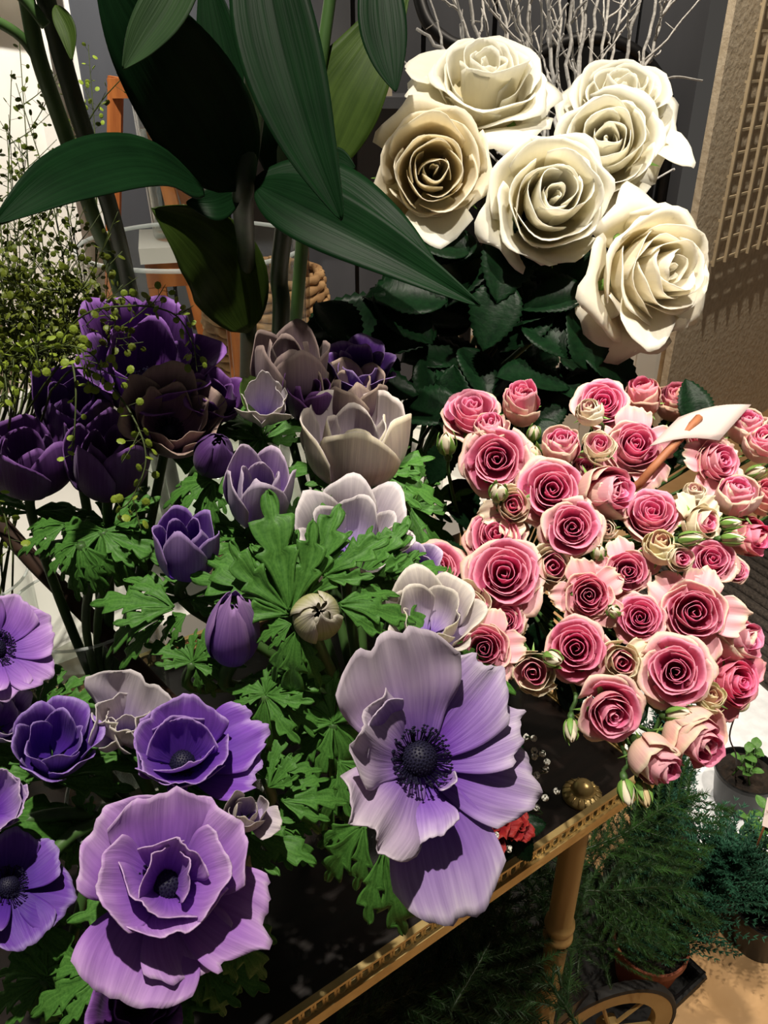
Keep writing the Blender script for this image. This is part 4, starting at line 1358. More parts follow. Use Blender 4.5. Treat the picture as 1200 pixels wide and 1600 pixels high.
# ------------------------------------------------------------------ roses
def rose_template(seed, n, hh, drop, mats_of, rtfac=(1.0, 1.0), curl=0.15, roll=0.0, w_in=112, w_out=52, th=0.010, extra=(), nu=10, nv=12, rpow=0.85, tip=0.16, inner_h=0.9, point=0.0):
    """unit rose (rim radius 1) whose petals wind out from the middle; centred on the origin"""
    rng = random.Random(seed)
    out = []
    for i in range(n):
        f = i / (n - 1)
        th_ = i * 2.39996 + rng.uniform(-0.22, 0.22)
        R = 0.07 + 0.93 * f ** rpow
        rt = R * (rtfac[0] + (rtfac[1] - rtfac[0]) * f) * rng.uniform(0.90, 1.08)
        rm = R * (0.95 - 0.10 * f)
        zt = hh * (inner_h + 0.16 * math.sin(pi * min(1, f * 1.15)) - drop * f ** 2.0) * rng.uniform(0.90, 1.06)
        w = rad(w_in + (w_out - w_in) * f ** 0.7)
        out.append(cup_petal('petal', th_, zt, 0.03 + 0.09 * f, rm, rt, w, mats_of(f), -hh * 0.5, curl * f ** 1.6, 0.10 * (1 - 0.4 * f), tip, 2.6, point * f * f,
                             0.015 + 0.03 * f, 2.0, 0.010 + 0.012 * f, nu, nv, th, seed * 100 + i, roll * f ** 1.5))
    for i, me in enumerate(out):                       # each petal sits a little askew
        k = 0.035 + 0.05 * i / n
        me.transform(Matrix(T4((0, 0, -hh * 0.5)) @ RX(rng.gauss(0, k)) @ RZ(0.5) @ RX(rng.gauss(0, k)) @ RZ(-0.5) @ T4((0, 0, hh * 0.5))) if i > 2 else Matrix.Identity(4))
    for (ang, L, W, p0, p1, mk, sd) in extra:
        out.append(ap(ang, L, W, p0, p1, mats_of(mk), 0.18, 0.09, 2.6, 0.05, 0.28, sd, z0=-hh * 0.46, r0=0.12))
    return out


def mm(*k):
    return [M[x] for x in k]


def mats_open(f):
    if f < 0.30: return mm('pink_core', 'pink_core_back')
    if f < 0.80: return mm('pink_mid', 'pink_mid_back')
    return mm('pink_outer', 'pink_outer_back')


def mats_egg(f):
    if f < 0.62: return mm('pink_core', 'pink_mid_back')
    if f < 0.86: return mm('pink_mid', 'pink_outer_back')
    return mm('pink_outer', 'pink_outer_back')


def mats_eye(f):
    if f < 0.42: return mm('pink_core', 'pink_mid_back')
    if f < 0.58: return mm('pink_outer', 'cream_back')
    return mm('cream', 'cream_back')


def mats_white(f):
    return mm('white_rose', 'white_rose_back')


LOOSE = [(20, 1.5, 0.62, 25, -5, 1.0, 1), (95, 1.45, 0.6, 20, -15, 1.0, 2), (170, 1.5, 0.62, 25, 0, 1.0, 3), (245, 1.4, 0.6, 18, -20, 1.0, 4), (310, 1.45, 0.6, 22, -10, 1.0, 5)]
TPL = {
    'open': [rose_template(s_, 22, 0.90, 0.45, mats_open, curl=0.16) for s_ in (1, 2, 3)],
    'loose': [rose_template(s_, 19, 1.0, 0.35, mats_open, (0.95, 0.92), 0.10, extra=LOOSE[:k_]) for s_, k_ in ((4, 5), (5, 4))],
    'egg': [rose_template(s_, 18, 1.75, 0.12, mats_egg, (0.8, 0.74), 0.05, w_out=62) for s_ in (6, 7)],
    'eye': [rose_template(s_, 14, 1.05, 0.25, mats_eye, (0.85, 0.88), 0.10, extra=LOOSE[1:1 + k_], w_out=60) for s_, k_ in ((8, 3), (9, 0))],
    'cream': [rose_template(s_, 12, 1.3, 0.12, lambda f: mats_eye(max(f, 0.45)), (0.75, 0.70), 0.05, w_out=64) for s_ in (10, 11)],
    'white': [rose_template(s_, 24, 1.10, 0.55, mats_white, (0.92, 1.0), 0.34, 0.18, point=0.10, nu=13, nv=15, w_out=48, rpow=0.75) for s_ in (12, 13, 14)],
    'whitecup': [rose_template(s_, 21, 1.25, 0.32, mats_white, (0.80, 0.96), 0.20, 0.14, point=0.09, nu=13, nv=15, w_out=50, rpow=0.75) for s_ in (15, 16)],
}
# green bud: closed petals and five sepals
BUDP = [cup_petal('petal', i * 2.1, 2.4, 0.08, 0.72, 0.10, rad(75), mm('cream', 'cream_back'), -1.2, 0, 0.1, 0.2, 2.4, 0, 0.02, 2, 0.01, 9, 9, 0.02, i) for i in range(3)]
BUDS = [cup_petal('sepal', i * 2 * pi / 5, rr_, 0.10, 0.86, 0.5, rad(33), mm('sepal', 'sepal'), -1.3, 0.02, 0.02, 0.75, 1.2, 0, 0.03, 2, 0.01, 10, 7, 0.03, i) for i, rr_ in enumerate((2.7, 2.2, 2.5, 2.3, 2.6))]
SEP = [cup_petal('sepal', i * 2 * pi / 5 + 0.4, 0.55, 0.06, 0.42, 0.9, rad(20), mm('sepal', 'sepal'), -0.1, 0.35, 0.02, 0.7, 1.2, 0, 0.05, 2, 0.01, 8, 7, 0.02, 40 + i) for i in range(5)]
HIP = MB().lathe([(0.03, -0.55), (0.16, -0.45), (0.22, -0.25), (0.20, -0.05), (0.10, 0.02)], 12).build('hip', M['stem_green'])
HALF = {'open': 0.475, 'loose': 0.52, 'egg': 0.87, 'eye': 0.525, 'cream': 0.65, 'white': 0.57, 'whitecup': 0.67}


def rose(name, label, u, v, d, px, kind, a, b, vase, seed, group, tint=(1, 1, 1), stem_r=0.0018, sz=1.0, variant=None, stem=True):
    p = at(u, v, d)
    s = px * 0.5 * d / FPX * {'egg': 1.34, 'eye': 1.3, 'cream': 1.34, 'loose': 1.2, 'bud': 1.2, 'open': 1.14}.get(kind, 1.0)
    rng = random.Random(seed * 13 + 5)
    H = frame(p, a, b, rng.uniform(0, 6.28))
    f = H[:3, 2]
    SZ = S4(s); SZ[2, 2] *= sz
    if kind == 'bud':
        base = p - f * 1.3 * s * sz
    else:
        base = p - f * HALF[kind] * s * sz
    path, ft = stem_path(base - f * 0.004, f, vase, rng)
    root = thing(name, label, 'flower', ft, group)
    if kind == 'bud':
        for q in BUDP:
            part('petal', q, root, H @ SZ, color=tint)
        hp_ = part('hip', HIP, root, H @ T4((0, 0, -1.25 * s * sz)) @ S4(s * 1.6))
        for q in BUDS:
            part('sepal', q, root, H @ SZ)
    else:
        L = TPL[kind]
        for q in L[seed % len(L) if variant is None else variant]:
            part('petal', q, root, H @ SZ, color=tint)
        hp_ = part('hip', HIP, root, H @ T4((0, 0, -HALF[kind] * s * sz)) @ S4(s * 0.9))
        for q in SEP:
            part('sepal', q, hp_, H @ T4((0, 0, -HALF[kind] * s * sz - 0.0005)) @ S4(s * 0.8))
    part('stem', MB().tube(path, stem_r, 7).build('stem', M['stem_green']), root)
    return root


WG = 'tall white roses'
# label, u, v, d, px, kind, a, b, tint, sz
WHITE = [
    ('wide open white rose, topmost, tilted up before the twigs', 756, 132, 0.74, 196, 'white', 0.10, 0.85, (1, 1, 1), 1.0),
    ('shaded ivory white rose nearest the lily leaves', 676, 268, 0.72, 186, 'whitecup', 0.05, 0.12, (1.0, 0.96, 0.88), 1.0),
    ('large white rose in the middle of the bunch, facing forward', 862, 312, 0.70, 196, 'whitecup', 0.18, 0.22, (1, 1, 1), 1.0),
    ('brightly lit round white rose, upper right, facing forward', 948, 228, 0.745, 168, 'whitecup', 0.05, 0.30, (1, 1, 1), 1.0),
    ('white rose behind the brightly lit round one', 968, 165, 0.80, 176, 'white', 0.25, 0.75, (1, 1, 1), 1.0),
    ('white rose lowest on the right, turned towards the stucco wall', 1022, 425, 0.70, 205, 'white', 0.62, 0.10, (1, 0.98, 0.95), 1.15),
]
wroots = []
for i, (lab, u, v, d, px, kd, a, b, tint, sz) in enumerate(WHITE):
    wroots.append(rose('white_rose', lab, u, v, d, px, kd, a, b, 'E', i + 3, WG, tint, 0.0032, sz))
# big loose outer petals of the white roses
mw2 = mats_white(1)


def loose_petal(root, u0, v0, d0, u1, v1, d1, wpx, bend, seed, nrm=(0, -0.5, 0.8)):
    p0, p1 = at(u0, v0, d0), at(u1, v1, d1)
    mid = (p0 + p1) / 2 + np.array(nrm) * bend
    q = blade('petal', [p0, mid, p1], wpx * d0 / FPX, np.array(nrm), mw2, 'petal', 0.42, 1.6, 0.25, 0, 0.06, 2.0, 0.02, (0, 0), 12, 13, 0.0005, seed)
    part('petal', q, root)


loose_petal(wroots[0], 735, 150, 0.75, 632, 98, 0.76, 48, 0.006, 1)
loose_petal(wroots[0], 735, 165, 0.745, 632, 150, 0.74, 44, 0.006, 2)
loose_petal(wroots[4], 985, 215, 0.80, 1086, 262, 0.78, 34, 0.008, 3)
loose_petal(wroots[4], 985, 190, 0.80, 1058, 225, 0.79, 38, 0.008, 4)
loose_petal(wroots[5], 985, 440, 0.71, 1018, 552, 0.69, 50, 0.004, 5, (0.3, -0.9, 0.1))
loose_petal(wroots[5], 965, 420, 0.72, 942, 505, 0.72, 30, 0.004, 6, (-0.3, -0.9, 0.1))
loose_petal(wroots[1], 675, 300, 0.735, 688, 388, 0.72, 55, 0.004, 7, (0.1, -0.9, 0.2))
# dark rose foliage under the white roses
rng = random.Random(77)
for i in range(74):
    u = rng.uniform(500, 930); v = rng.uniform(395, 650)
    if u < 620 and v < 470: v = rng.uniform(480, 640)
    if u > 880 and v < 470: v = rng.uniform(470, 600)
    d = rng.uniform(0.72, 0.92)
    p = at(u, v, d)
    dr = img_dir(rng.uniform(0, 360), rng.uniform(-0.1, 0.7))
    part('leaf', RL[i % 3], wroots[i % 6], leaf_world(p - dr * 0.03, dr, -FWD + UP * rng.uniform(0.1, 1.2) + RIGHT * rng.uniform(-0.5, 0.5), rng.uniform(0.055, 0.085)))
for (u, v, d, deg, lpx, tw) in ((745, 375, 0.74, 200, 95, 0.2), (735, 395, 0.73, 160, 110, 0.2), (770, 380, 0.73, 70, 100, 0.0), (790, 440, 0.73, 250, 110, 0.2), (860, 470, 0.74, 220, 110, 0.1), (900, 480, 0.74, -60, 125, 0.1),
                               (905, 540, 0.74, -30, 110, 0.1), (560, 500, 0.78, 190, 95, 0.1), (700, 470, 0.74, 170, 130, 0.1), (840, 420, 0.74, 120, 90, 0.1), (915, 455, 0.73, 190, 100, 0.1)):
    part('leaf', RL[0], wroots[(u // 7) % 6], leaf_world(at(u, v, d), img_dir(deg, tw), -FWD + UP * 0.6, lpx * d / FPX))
for i in range(3):
    p = [at(805, 390 + 6 * i, 0.80), at(800, 500, 0.82), VE + np.array([0.02 * i, 0, 0.25]), VE + np.array([0.01 * i, 0, 0.02])]
    part('side_stem', MB().tube(catmull(p, 14), 0.0022, 6).build('side_stem', M['stem_dark']), wroots[i])

PG = 'pink spray roses in the slim vase'
D1, D2 = (0.95, 0.85, 0.85), (1.0, 1.0, 1.0)  # D1 puts shade into the petal colour of covered roses
# label, u, v, d, px, kind, a, b, tint, sz
PINK = [
    ('wide pink rose tilted up, topmost left of the spray bunch', 738, 645, 0.69, 86, 'open', 0.0, 0.95, D2, 1.2),
    ('small pink rose tucked in front of the topmost left one', 766, 672, 0.672, 52, 'egg', 0.05, 0.9, D2, 0.8),
    ('slender blush rose standing upright beside the topmost left one', 815, 630, 0.69, 56, 'egg', 0.02, 0.75, D2, 1.1),
    ('round pink rose facing forward with a green bud before it', 776, 718, 0.66, 94, 'open', 0.0, 0.10, D2, 1.0),
    ('pale bud farthest left of the spray bunch', 698, 692, 0.68, 34, 'bud', -0.1, 1.1, D2, 0.8),
    ('tiny bud below the slender upright blush rose', 834, 676, 0.675, 24, 'bud', 0.2, 1.0, D2, 0.8),
    ('round green bud in front of a pink rose', 779, 768, 0.64, 34, 'bud', 0.05, 0.7, D2, 0.7),
    ('peach bud between two large pink roses', 834, 713, 0.67, 36, 'bud', 0.0, 0.9, (1, 0.9, 0.8), 0.8),
    ('small round blush rose with a pink eye under the green bud', 800, 790, 0.65, 52, 'eye', 0.15, 0.15, (1, 0.95, 0.92), 1.0),
    ('blush rose cup standing above the deep pink rose', 876, 698, 0.66, 56, 'egg', 0.1, 0.75, D2, 0.85),
    ('large deep pink rose, upper middle of the bunch', 862, 766, 0.645, 94, 'open', 0.12, 0.18, D2, 1.0),
    ('pink rose half hidden behind the deep pink one', 912, 738, 0.68, 48, 'egg', 0.2, 0.5, D2, 0.9),
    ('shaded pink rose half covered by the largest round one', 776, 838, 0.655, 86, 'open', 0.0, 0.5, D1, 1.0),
    ('largest round pink rose, left side of the bunch', 788, 898, 0.625, 108, 'open', 0.0, 0.20, D2, 1.0),
    ('blush rose with a pink eye and cream outer petals, right of the largest round one', 862, 886, 0.63, 60, 'eye', 0.2, 0.10, D2, 1.0),
    ('small round pink rose directly under the largest one', 790, 970, 0.62, 56, 'open', 0.05, 0.10, D2, 1.1),
    ('pink rose with pale rim touching the violet anemone', 756, 1014, 0.60, 72, 'loose', -0.05, 0.05, D2, 1.0),
    ('creamy blush rose behind the greenish white anemone', 722, 952, 0.615, 90, 'cream', 0.2, 0.35, D2, 0.75),
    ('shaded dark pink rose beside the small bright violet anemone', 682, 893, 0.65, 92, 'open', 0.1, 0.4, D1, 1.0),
    ('cream rose with a tiny pink eye, lowest left of the bunch', 832, 1050, 0.60, 66, 'eye', 0.0, -0.10, (1.02, 1.02, 1.0), 1.1),
    ('green bud beside the cream rose with the tiny eye', 866, 1030, 0.585, 32, 'bud', 0.5, -0.2, D2, 0.8),
    ('round pink rose with even spiral in the centre of the bunch', 894, 825, 0.625, 82, 'open', 0.05, 0.10, D2, 1.0),
    ('egg-shaped pale pink rose turned right, above the centre', 948, 770, 0.64, 76, 'egg', 0.75, 0.10, D2, 0.85),
    ('bright pink rose at the top by the white trim', 942, 632, 0.70, 76, 'open', 0.15, 0.35, (1.05, 1.0, 1.05), 1.1),
    ('cream half-open rose leaning on the bright pink one at the top', 922, 642, 0.66, 44, 'cream', -0.2, 0.8, D2, 0.9),
    ('pink rose cup standing highest beside the white trim', 1004, 620, 0.72, 54, 'egg', 0.05, 1.0, (1, 0.85, 0.85), 0.85),
    ('shaded brownish pink rose before the stucco wall', 1056, 630, 0.74, 54, 'egg', 0.1, 0.9, (0.85, 0.75, 0.68), 0.8),  # shade put into a darker, browner tint
    ('small pink rose with cream outer petals left of the card', 935, 698, 0.655, 50, 'eye', 0.2, 0.5, D2, 1.0),
    ('pink rose cup just left of the white card', 992, 698, 0.67, 78, 'loose', 0.2, 0.35, D2, 1.1),
    ('wide pink rose tilted up, right of the centre', 1018, 806, 0.64, 84, 'open', 0.10, 0.55, D2, 1.2),
    ('tiny cream rose between two round pink roses', 948, 826, 0.635, 36, 'cream', 0.1, 0.2, D2, 0.9),
    ('cream bud under the wooden stick of the card', 1085, 771, 0.66, 34, 'cream', 0.1, 0.9, D2, 1.0),
    ('cream rose turned right with a pink eye, below the cream bud', 1096, 818, 0.63, 56, 'eye', 0.8, 0.1, (1, 1.0, 0.96), 1.1),
    ('pale pink half-open rose near the right edge', 1150, 776, 0.65, 62, 'egg', 0.3, 0.85, D2, 0.8),
    ('yellowish cream half-open rose in the right half', 1034, 852, 0.615, 56, 'cream', 0.1, 0.7, (1.0, 1.0, 0.85), 0.85),
    ('small cream rose with a pink eye beside the yellowish one', 1062, 872, 0.605, 42, 'eye', 0.45, 0.0, D2, 1.0),
    ('pink rose right of the small cream rose with pink eye', 1112, 876, 0.625, 68, 'open', 0.2, 0.25, D2, 1.1),
    ('little pink rose at the right flank of the bunch', 1150, 892, 0.635, 34, 'open', 0.3, 0.1, D2, 1.0),
    ('deep pink rose seen from the side at the right flank', 1166, 838, 0.66, 56, 'egg', 0.9, -0.1, (1, 0.6, 0.75), 0.9),
    ('pink rose with white loose petals under the yellowish cream one', 980, 893, 0.62, 62, 'loose', 0.15, 0.10, D2, 1.1),
    ('pink rose framed by wavy cream petals, centre of the bunch', 920, 930, 0.61, 66, 'loose', 0.05, 0.0, (1, 0.98, 0.95), 1.0),
    ('deep pink cupped rose below the one with white loose petals', 1000, 966, 0.605, 70, 'open', 0.0, 0.12, (1.0, 0.85, 0.95), 1.1),
    ('large pink rose with cream back petals in the right half', 1084, 958, 0.60, 88, 'loose', 0.15, 0.05, D2, 1.1),
    ('large deep pink rose, lower left of the bunch', 900, 1014, 0.595, 88, 'open', 0.0, 0.05, (1.0, 0.88, 0.95), 1.1),
    ('small cream and pink rose beside the large deep pink one', 970, 1034, 0.59, 56, 'eye', 0.2, -0.1, (1, 0.98, 0.92), 1.1),
    ('large round pink rose with full spiral, lower right', 1056, 1050, 0.58, 98, 'open', 0.05, -0.02, D2, 1.0),
    ('pink rose seen from the side at the right, above the deepest pink one', 1150, 1000, 0.62, 62, 'egg', 0.9, 0.1, D2, 0.9),
    ('deepest pink rose at the lower right flank', 1148, 1064, 0.61, 78, 'loose', 0.7, -0.05, (1.0, 0.62, 0.78), 1.0),
    ('pink rose nodding down above the brass knob', 955, 1112, 0.575, 92, 'open', 0.30, -0.40, D2, 1.2),
    ('lowest pink half-open rose, hanging over the trolley corner', 1022, 1186, 0.565, 70, 'egg', 0.75, -0.75, D2, 0.85),
    ('pale pink cup rose hanging right of the trolley corner', 1084, 1150, 0.575, 82, 'egg', 0.7, -0.5, (1, 0.97, 0.95), 0.8),
    ('greenish cream rose above the pale hanging cup', 1110, 1090, 0.585, 46, 'cream', 0.3, 0.3, (1, 1.02, 0.85), 0.9),
    ('green and cream bud left of the greenish cream rose', 1062, 1116, 0.575, 34, 'bud', 0.9, 0.1, D2, 0.9),
    ('drooping green bud over the dark trolley top', 893, 1142, 0.585, 28, 'bud', 0.05, -1.2, D2, 0.95),
    ('left of two green buds hanging over the brass rail', 980, 1240, 0.56, 32, 'bud', 0.25, -1.2, D2, 0.9),
    ('right of two green buds hanging over the brass rail', 1006, 1242, 0.565, 32, 'bud', 0.35, -1.1, (0.8, 0.7, 0.5), 0.9),
    ('pink rose turned right beneath the white card', 1122, 722, 0.67, 66, 'loose', 0.7, 0.2, D2, 1.0),
    ('peach rose cup right behind the white card', 1166, 668, 0.70, 52, 'egg', 0.2, 0.9, D2, 0.85),
    ('pale pink rose at the right edge above the green bud', 1190, 694, 0.69, 52, 'egg', 0.2, 0.6, D2, 0.9),
    ('pink petals of a rose showing above the card', 1080, 640, 0.73, 34, 'open', 0.1, 0.7, D2, 1.0),
    ('peach rose half hidden by the card', 1094, 690, 0.71, 46, 'egg', 0.1, 0.3, (1, 0.9, 0.82), 0.9),
    ('green bud at the right edge below the pale pink rose', 1182, 738, 0.66, 26, 'bud', 0.7, 0.3, D2, 1.0),
    ('upper of two green buds on the right flank', 1143, 818, 0.62, 24, 'bud', 1.0, 0.1, D2, 1.0),
    ('lower of two green buds on the right flank', 1146, 842, 0.615, 26, 'bud', 1.0, 0.0, D2, 1.0),
    ('green bud next to the yellowish cream rose', 1080, 841, 0.60, 26, 'bud', 1.0, 0.1, D2, 1.1),
    ('dim peach rose cut off by the right edge', 1196, 778, 0.68, 50, 'egg', 0.3, 0.5, (0.9, 0.8, 0.72), 0.9),  # peach tint darkened, shade at the edge put into the colour
    ('small pale bud between the centre rose and the pink one with white petals', 935, 862, 0.625, 28, 'bud', 0.1, 0.6, D2, 0.7),
    ('green bud left of the deep pink cupped rose', 958, 955, 0.60, 24, 'bud', -0.3, 0.3, D2, 0.8),
    ('deep pink rose peeping out under the large one with cream back petals', 1128, 978, 0.625, 40, 'open', 0.4, -0.1, (1, 0.7, 0.85), 1.0),
]
proots = []
for i, (lab, u, v, d, px, kd, a, b, tint, sz) in enumerate(PINK):
    proots.append(rose('spray_rose', lab, u, v, d, px, kd, a, b, 'D', i, PG, tint, 0.0016, sz))
rng = random.Random(5)
for i in range(60):
    u = rng.uniform(680, 1130); v = rng.uniform(640, 1120)
    if u > 1060 and v > 1000: continue
    d = rng.uniform(0.68, 0.76)
    dr = img_dir(rng.uniform(0, 360), rng.uniform(-0.2, 0.4))
    part('leaf', RL[i % 3], proots[i % len(proots)], leaf_world(at(u, v, d) - dr * 0.015, dr, -FWD + UP * rng.uniform(0.1, 1.0), rng.uniform(0.03, 0.045)))

# card on a wooden stick among the spray roses
cp = [at(1015, 697, 0.645), at(1058, 652, 0.665), at(1113, 630, 0.680), at(1174, 632, 0.690), at(1128, 690, 0.665)]
ct = thing('price_card', 'blank white card on a wooden stick among the pink spray roses', 'card', VD + np.array([0.02, 0.0, 0.03]))
c0, c1, c2, c3 = at(1015, 697, 0.645), at(1060, 652, 0.672), at(1174, 632, 0.690), at(1124, 688, 0.662)
nu_ = 7
P = np.zeros((nu_, nu_, 3))
for i in range(nu_):
    for j in range(nu_):
        s_, t_ = i / (nu_ - 1), j / (nu_ - 1)
        P[i, j] = (c0 * (1 - t_) + c3 * t_) * (1 - s_) + (c1 * (1 - t_) + c2 * t_) * s_ + UP * 0.004 * math.sin(pi * t_)
part('card', shell('card', P, 0.0006, [M['card']]), ct)
sp_ = [at(1093, 652, 0.668), at(1030, 720, 0.652), at(1000, 755, 0.66), VD + np.array([0.03, 0.0, 0.2]), VD + np.array([-0.01, 0.0, 0.02])]
part('stick', MB().tube(catmull(sp_[:3], 12).tolist() + [sp_[3], sp_[4]], 0.0034, 6).build('stick', M['stick']), ct)

# ------------------------------------------------------------------ broad-leaved stems in the large vase
LL = [M['lily_leaf'], M['lily_back']]
LO = [M['lily_olive'], M['lily_olive']]


def lily(label, stem_pts, leaves, r=0.0095, foot=(0, 0), mat='stem_dark', side=()):
    pts = [at(*q) for q in stem_pts]
    ft = VF + np.array([foot[0], foot[1], 0.014])
    path = catmull([ft] + pts, 40)
    t = thing('leafy_stem', label, 'foliage', ft, 'broad-leaved stems in the large glass vase')
    part('stem', MB().tube(path, [r * 1.1, r, r * 0.85], 12).build('stem', M[mat]), t)
    for q in side:
        part('side_stem', MB().tube(catmull([at(*x) for x in q], 12), r * 0.6, 9).build('side_stem', M[mat]), t)
    for i, (sp, wpx, n, mats, fold, cup, ruf) in enumerate(leaves):
        P = [at(*q) for q in sp]
        dm = np.mean([q[2] for q in sp])
        me = blade('leaf', P, wpx * dm / FPX, np.array(n, float), mats, 'leaf', 0.0, 2.0, cup, fold, ruf, 1.3, 0, (0, 0), 26, 13, 0.0006, i + 3)
        part('leaf', me, t)
    return t


NC = tuple(-FWD)                      # facing the lens
NU = (0.0, -0.35, 0.94)
lily('stem with the big left-pointing leaf in the middle of the large vase',
     [(388, 530, 1.02), (385, 400, 0.92), (380, 300, 0.70), (398, 150, 0.66), (396, -60, 0.60), (390, -220, 0.58)], [
         ([(318, 294, 0.64), (225, 258, 0.56), (110, 284, 0.50), (-8, 352, 0.46)], 66, NC, LL, 0.10, 0.10, 0.03),
         ([(376, 298, 0.69), (318, 190, 0.63), (232, 60, 0.57), (150, -70, 0.54)], 88, NC, LL, 0.10, 0.06, 0.02),
         ([(398, 288, 0.68), (480, 330, 0.66), (600, 392, 0.645), (750, 478, 0.63)], 52, NC, LL, 0.14, 0.05, 0.03),
         ([(392, 284, 0.69), (500, 280, 0.68), (600, 345, 0.665), (690, 430, 0.66)], 44, (0.2, -0.6, 0.8), LL, 0.10, 0.05, 0.03),
         ([(388, 520, 0.99), (352, 430, 0.93), (300, 372, 0.87), (236, 326, 0.82)], 68, (0.2, -0.9, 0.4), LO, 0.12, 0.14, 0.03),
         ([(378, 300, 0.70), (340, 318, 0.72), (292, 318, 0.72)], 30, NC, LL, 0.10, 0.1, 0.0),
         ([(400, -140, 0.50), (428, 40, 0.50), (474, 200, 0.50), (534, 344, 0.50)], 66, NC, LL, 0.16, 0.08, 0.02),
         ([(378, 262, 0.72), (352, 120, 0.70), (318, -60, 0.68)], 46, NC, LL, 0.1, 0.05, 0.02),
     ], foot=(0.03, 0.0))
lily('thick green stem rising at the far left with a hanging pointed leaf',
     [(214, 500, 1.0), (176, 340, 0.86), (120, 170, 0.74), (72, 0, 0.66), (50, -80, 0.62)], [
         ([(318, -110, 0.48), (268, 0, 0.48), (228, 62, 0.48), (194, 108, 0.48)], 40, NC, [M['lily_back'], M['lily_back']], 0.22, 0.1, 0.02),
         ([(86, 8, 0.62), (106, 50, 0.62), (113, 94, 0.62)], 15, NC, LO, 0.2, 0.2, 0.0),
     ], 0.0085, (-0.05, -0.05))
lily('second thick green stem crossing beside the leftmost one',
     [(192, 480, 1.0), (146, 340, 0.86), (102, 210, 0.78), (62, 95, 0.71), (42, 0, 0.67), (26, -80, 0.64)], [
         ([(60, -80, 0.63), (150, -150, 0.58), (260, -160, 0.54)], 60, NU, LL, 0.1, 0.1, 0.02),
     ], 0.0075, (-0.08, -0.02), 'stem_green', side=[[(64, 100, 0.71), (30, 55, 0.69), (-30, 20, 0.67)], [(72, 40, 0.66), (40, 0, 0.65), (0, -30, 0.64)]])
lily('dark stem standing upright right of the middle in the large vase',
     [(438, 520, 1.0), (436, 430, 0.95), (446, 310, 0.86), (430, 120, 0.78), (425, -60, 0.74)], [
         ([(446, 300, 0.85), (424, 150, 0.78), (405, -60, 0.74)], 40, NC, LL, 0.1, 0.05, 0.02),
     ], 0.010, (0.06, 0.02))
lily('stem with a paler upright leaf behind the shaded ivory rose',
     [(476, 330, 0.96), (482, 240, 0.93), (500, 110, 0.90), (524, -60, 0.86)], [
         ([(496, 275, 0.93), (528, 170, 0.91), (572, 90, 0.90), (640, -30, 0.90)], 66, NC, LO, 0.10, 0.06, 0.02),
         ([(590, -90, 0.66), (596, 20, 0.66), (606, 90, 0.66), (618, 143, 0.66)], 38, NC, LL, 0.10, 0.05, 0.0),
         ([(500, 290, 0.93), (520, 250, 0.92), (555, 262, 0.91)], 22, NC, LL, 0.10, 0.05, 0.0),
     ], 0.0075, (0.08, 0.05), 'stem_green')

# ------------------------------------------------------------------ green seed sprays on the left
POD_V = []
k_ = 8
for zz, rr in ((-0.16, 0.55), (0.0, 1.0), (0.16, 0.55)):
    for j in range(k_):
        a = j * 2 * pi / k_
        POD_V.append((rr * math.cos(a) + 1.0, rr * math.sin(a), zz))
POD_V = np.array(POD_V)
POD_F = [tuple(range(k_))[::-1], tuple(range(2 * k_, 3 * k_))]
for q in range(2):
    for j in range(k_):
        POD_F.append((q * k_ + j, q * k_ + (j + 1) % k_, (q + 1) * k_ + (j + 1) % k_, (q + 1) * k_ + j))


def pods_on(paths, step, size, rng, ped=0.006, jitter=1.0):
    """pedicels and flat round pods in a spiral along each path"""
    mb = MB(); Ms = []
    for path in paths:
        L = np.linalg.norm(np.diff(path, axis=0), axis=1).sum()
        n = max(2, int(L / step))
        C = path[np.clip((np.linspace(0.12, 1, n) * (len(path) - 1)).astype(int), 0, len(path) - 2)]
        Tn = np.gradient(path, axis=0)
        for i in range(n):
            ti = unit(Tn[min(int(i / n * len(path)), len(path) - 1)])
            side = unit(np.cross(ti, np.array([math.sin(i * 2.4), math.cos(i * 2.4), 0.3 * math.sin(i)])))
            p0 = path[0] * 0 + np.array([np.interp(0.08 + 0.92 * i / n, np.linspace(0, 1, len(path)), path[:, c]) for c in range(3)])
            dr = unit(side + ti * 0.5 + np.array([rng.gauss(0, 0.25) for _ in range(3)]) * jitter)
            pl = ped * rng.uniform(0.7, 1.3) * (1.1 - 0.4 * i / n)
            p1 = p0 + dr * pl
            mb.tube([p0, p1], 0.00022, 3, cap=False)
            z = unit(np.array([rng.gauss(0, 1) for _ in range(3)]) + np.array([0, -0.6, 0.6]))
            m = np.eye(4)
            x = unit(dr)
            z = unit(z - x * z.dot(x))
            m[:3, 0] = x; m[:3, 1] = np.cross(z, x); m[:3, 2] = z; m[:3, 3] = p1
            Ms.append(m @ S4(size * rng.uniform(0.75, 1.15)))
    V, F = merge_instances(POD_V, POD_F, Ms)
    return mb, mesh_from('seed_pods', V, F, [M['pod']], None, np.tile([[0.5, 0.5]], (len(V), 1)), smooth=False)


VG = np.array([-0.40, 0.655, ZT + 0.0005])
glass_vessel('glass_vase', 'clear glass vase behind the open lilac anemone at the left edge', VG, 0.050, 0.056, 0.20, 0.0025, 0.10)
SG = 'green round-podded seed sprays on the left'


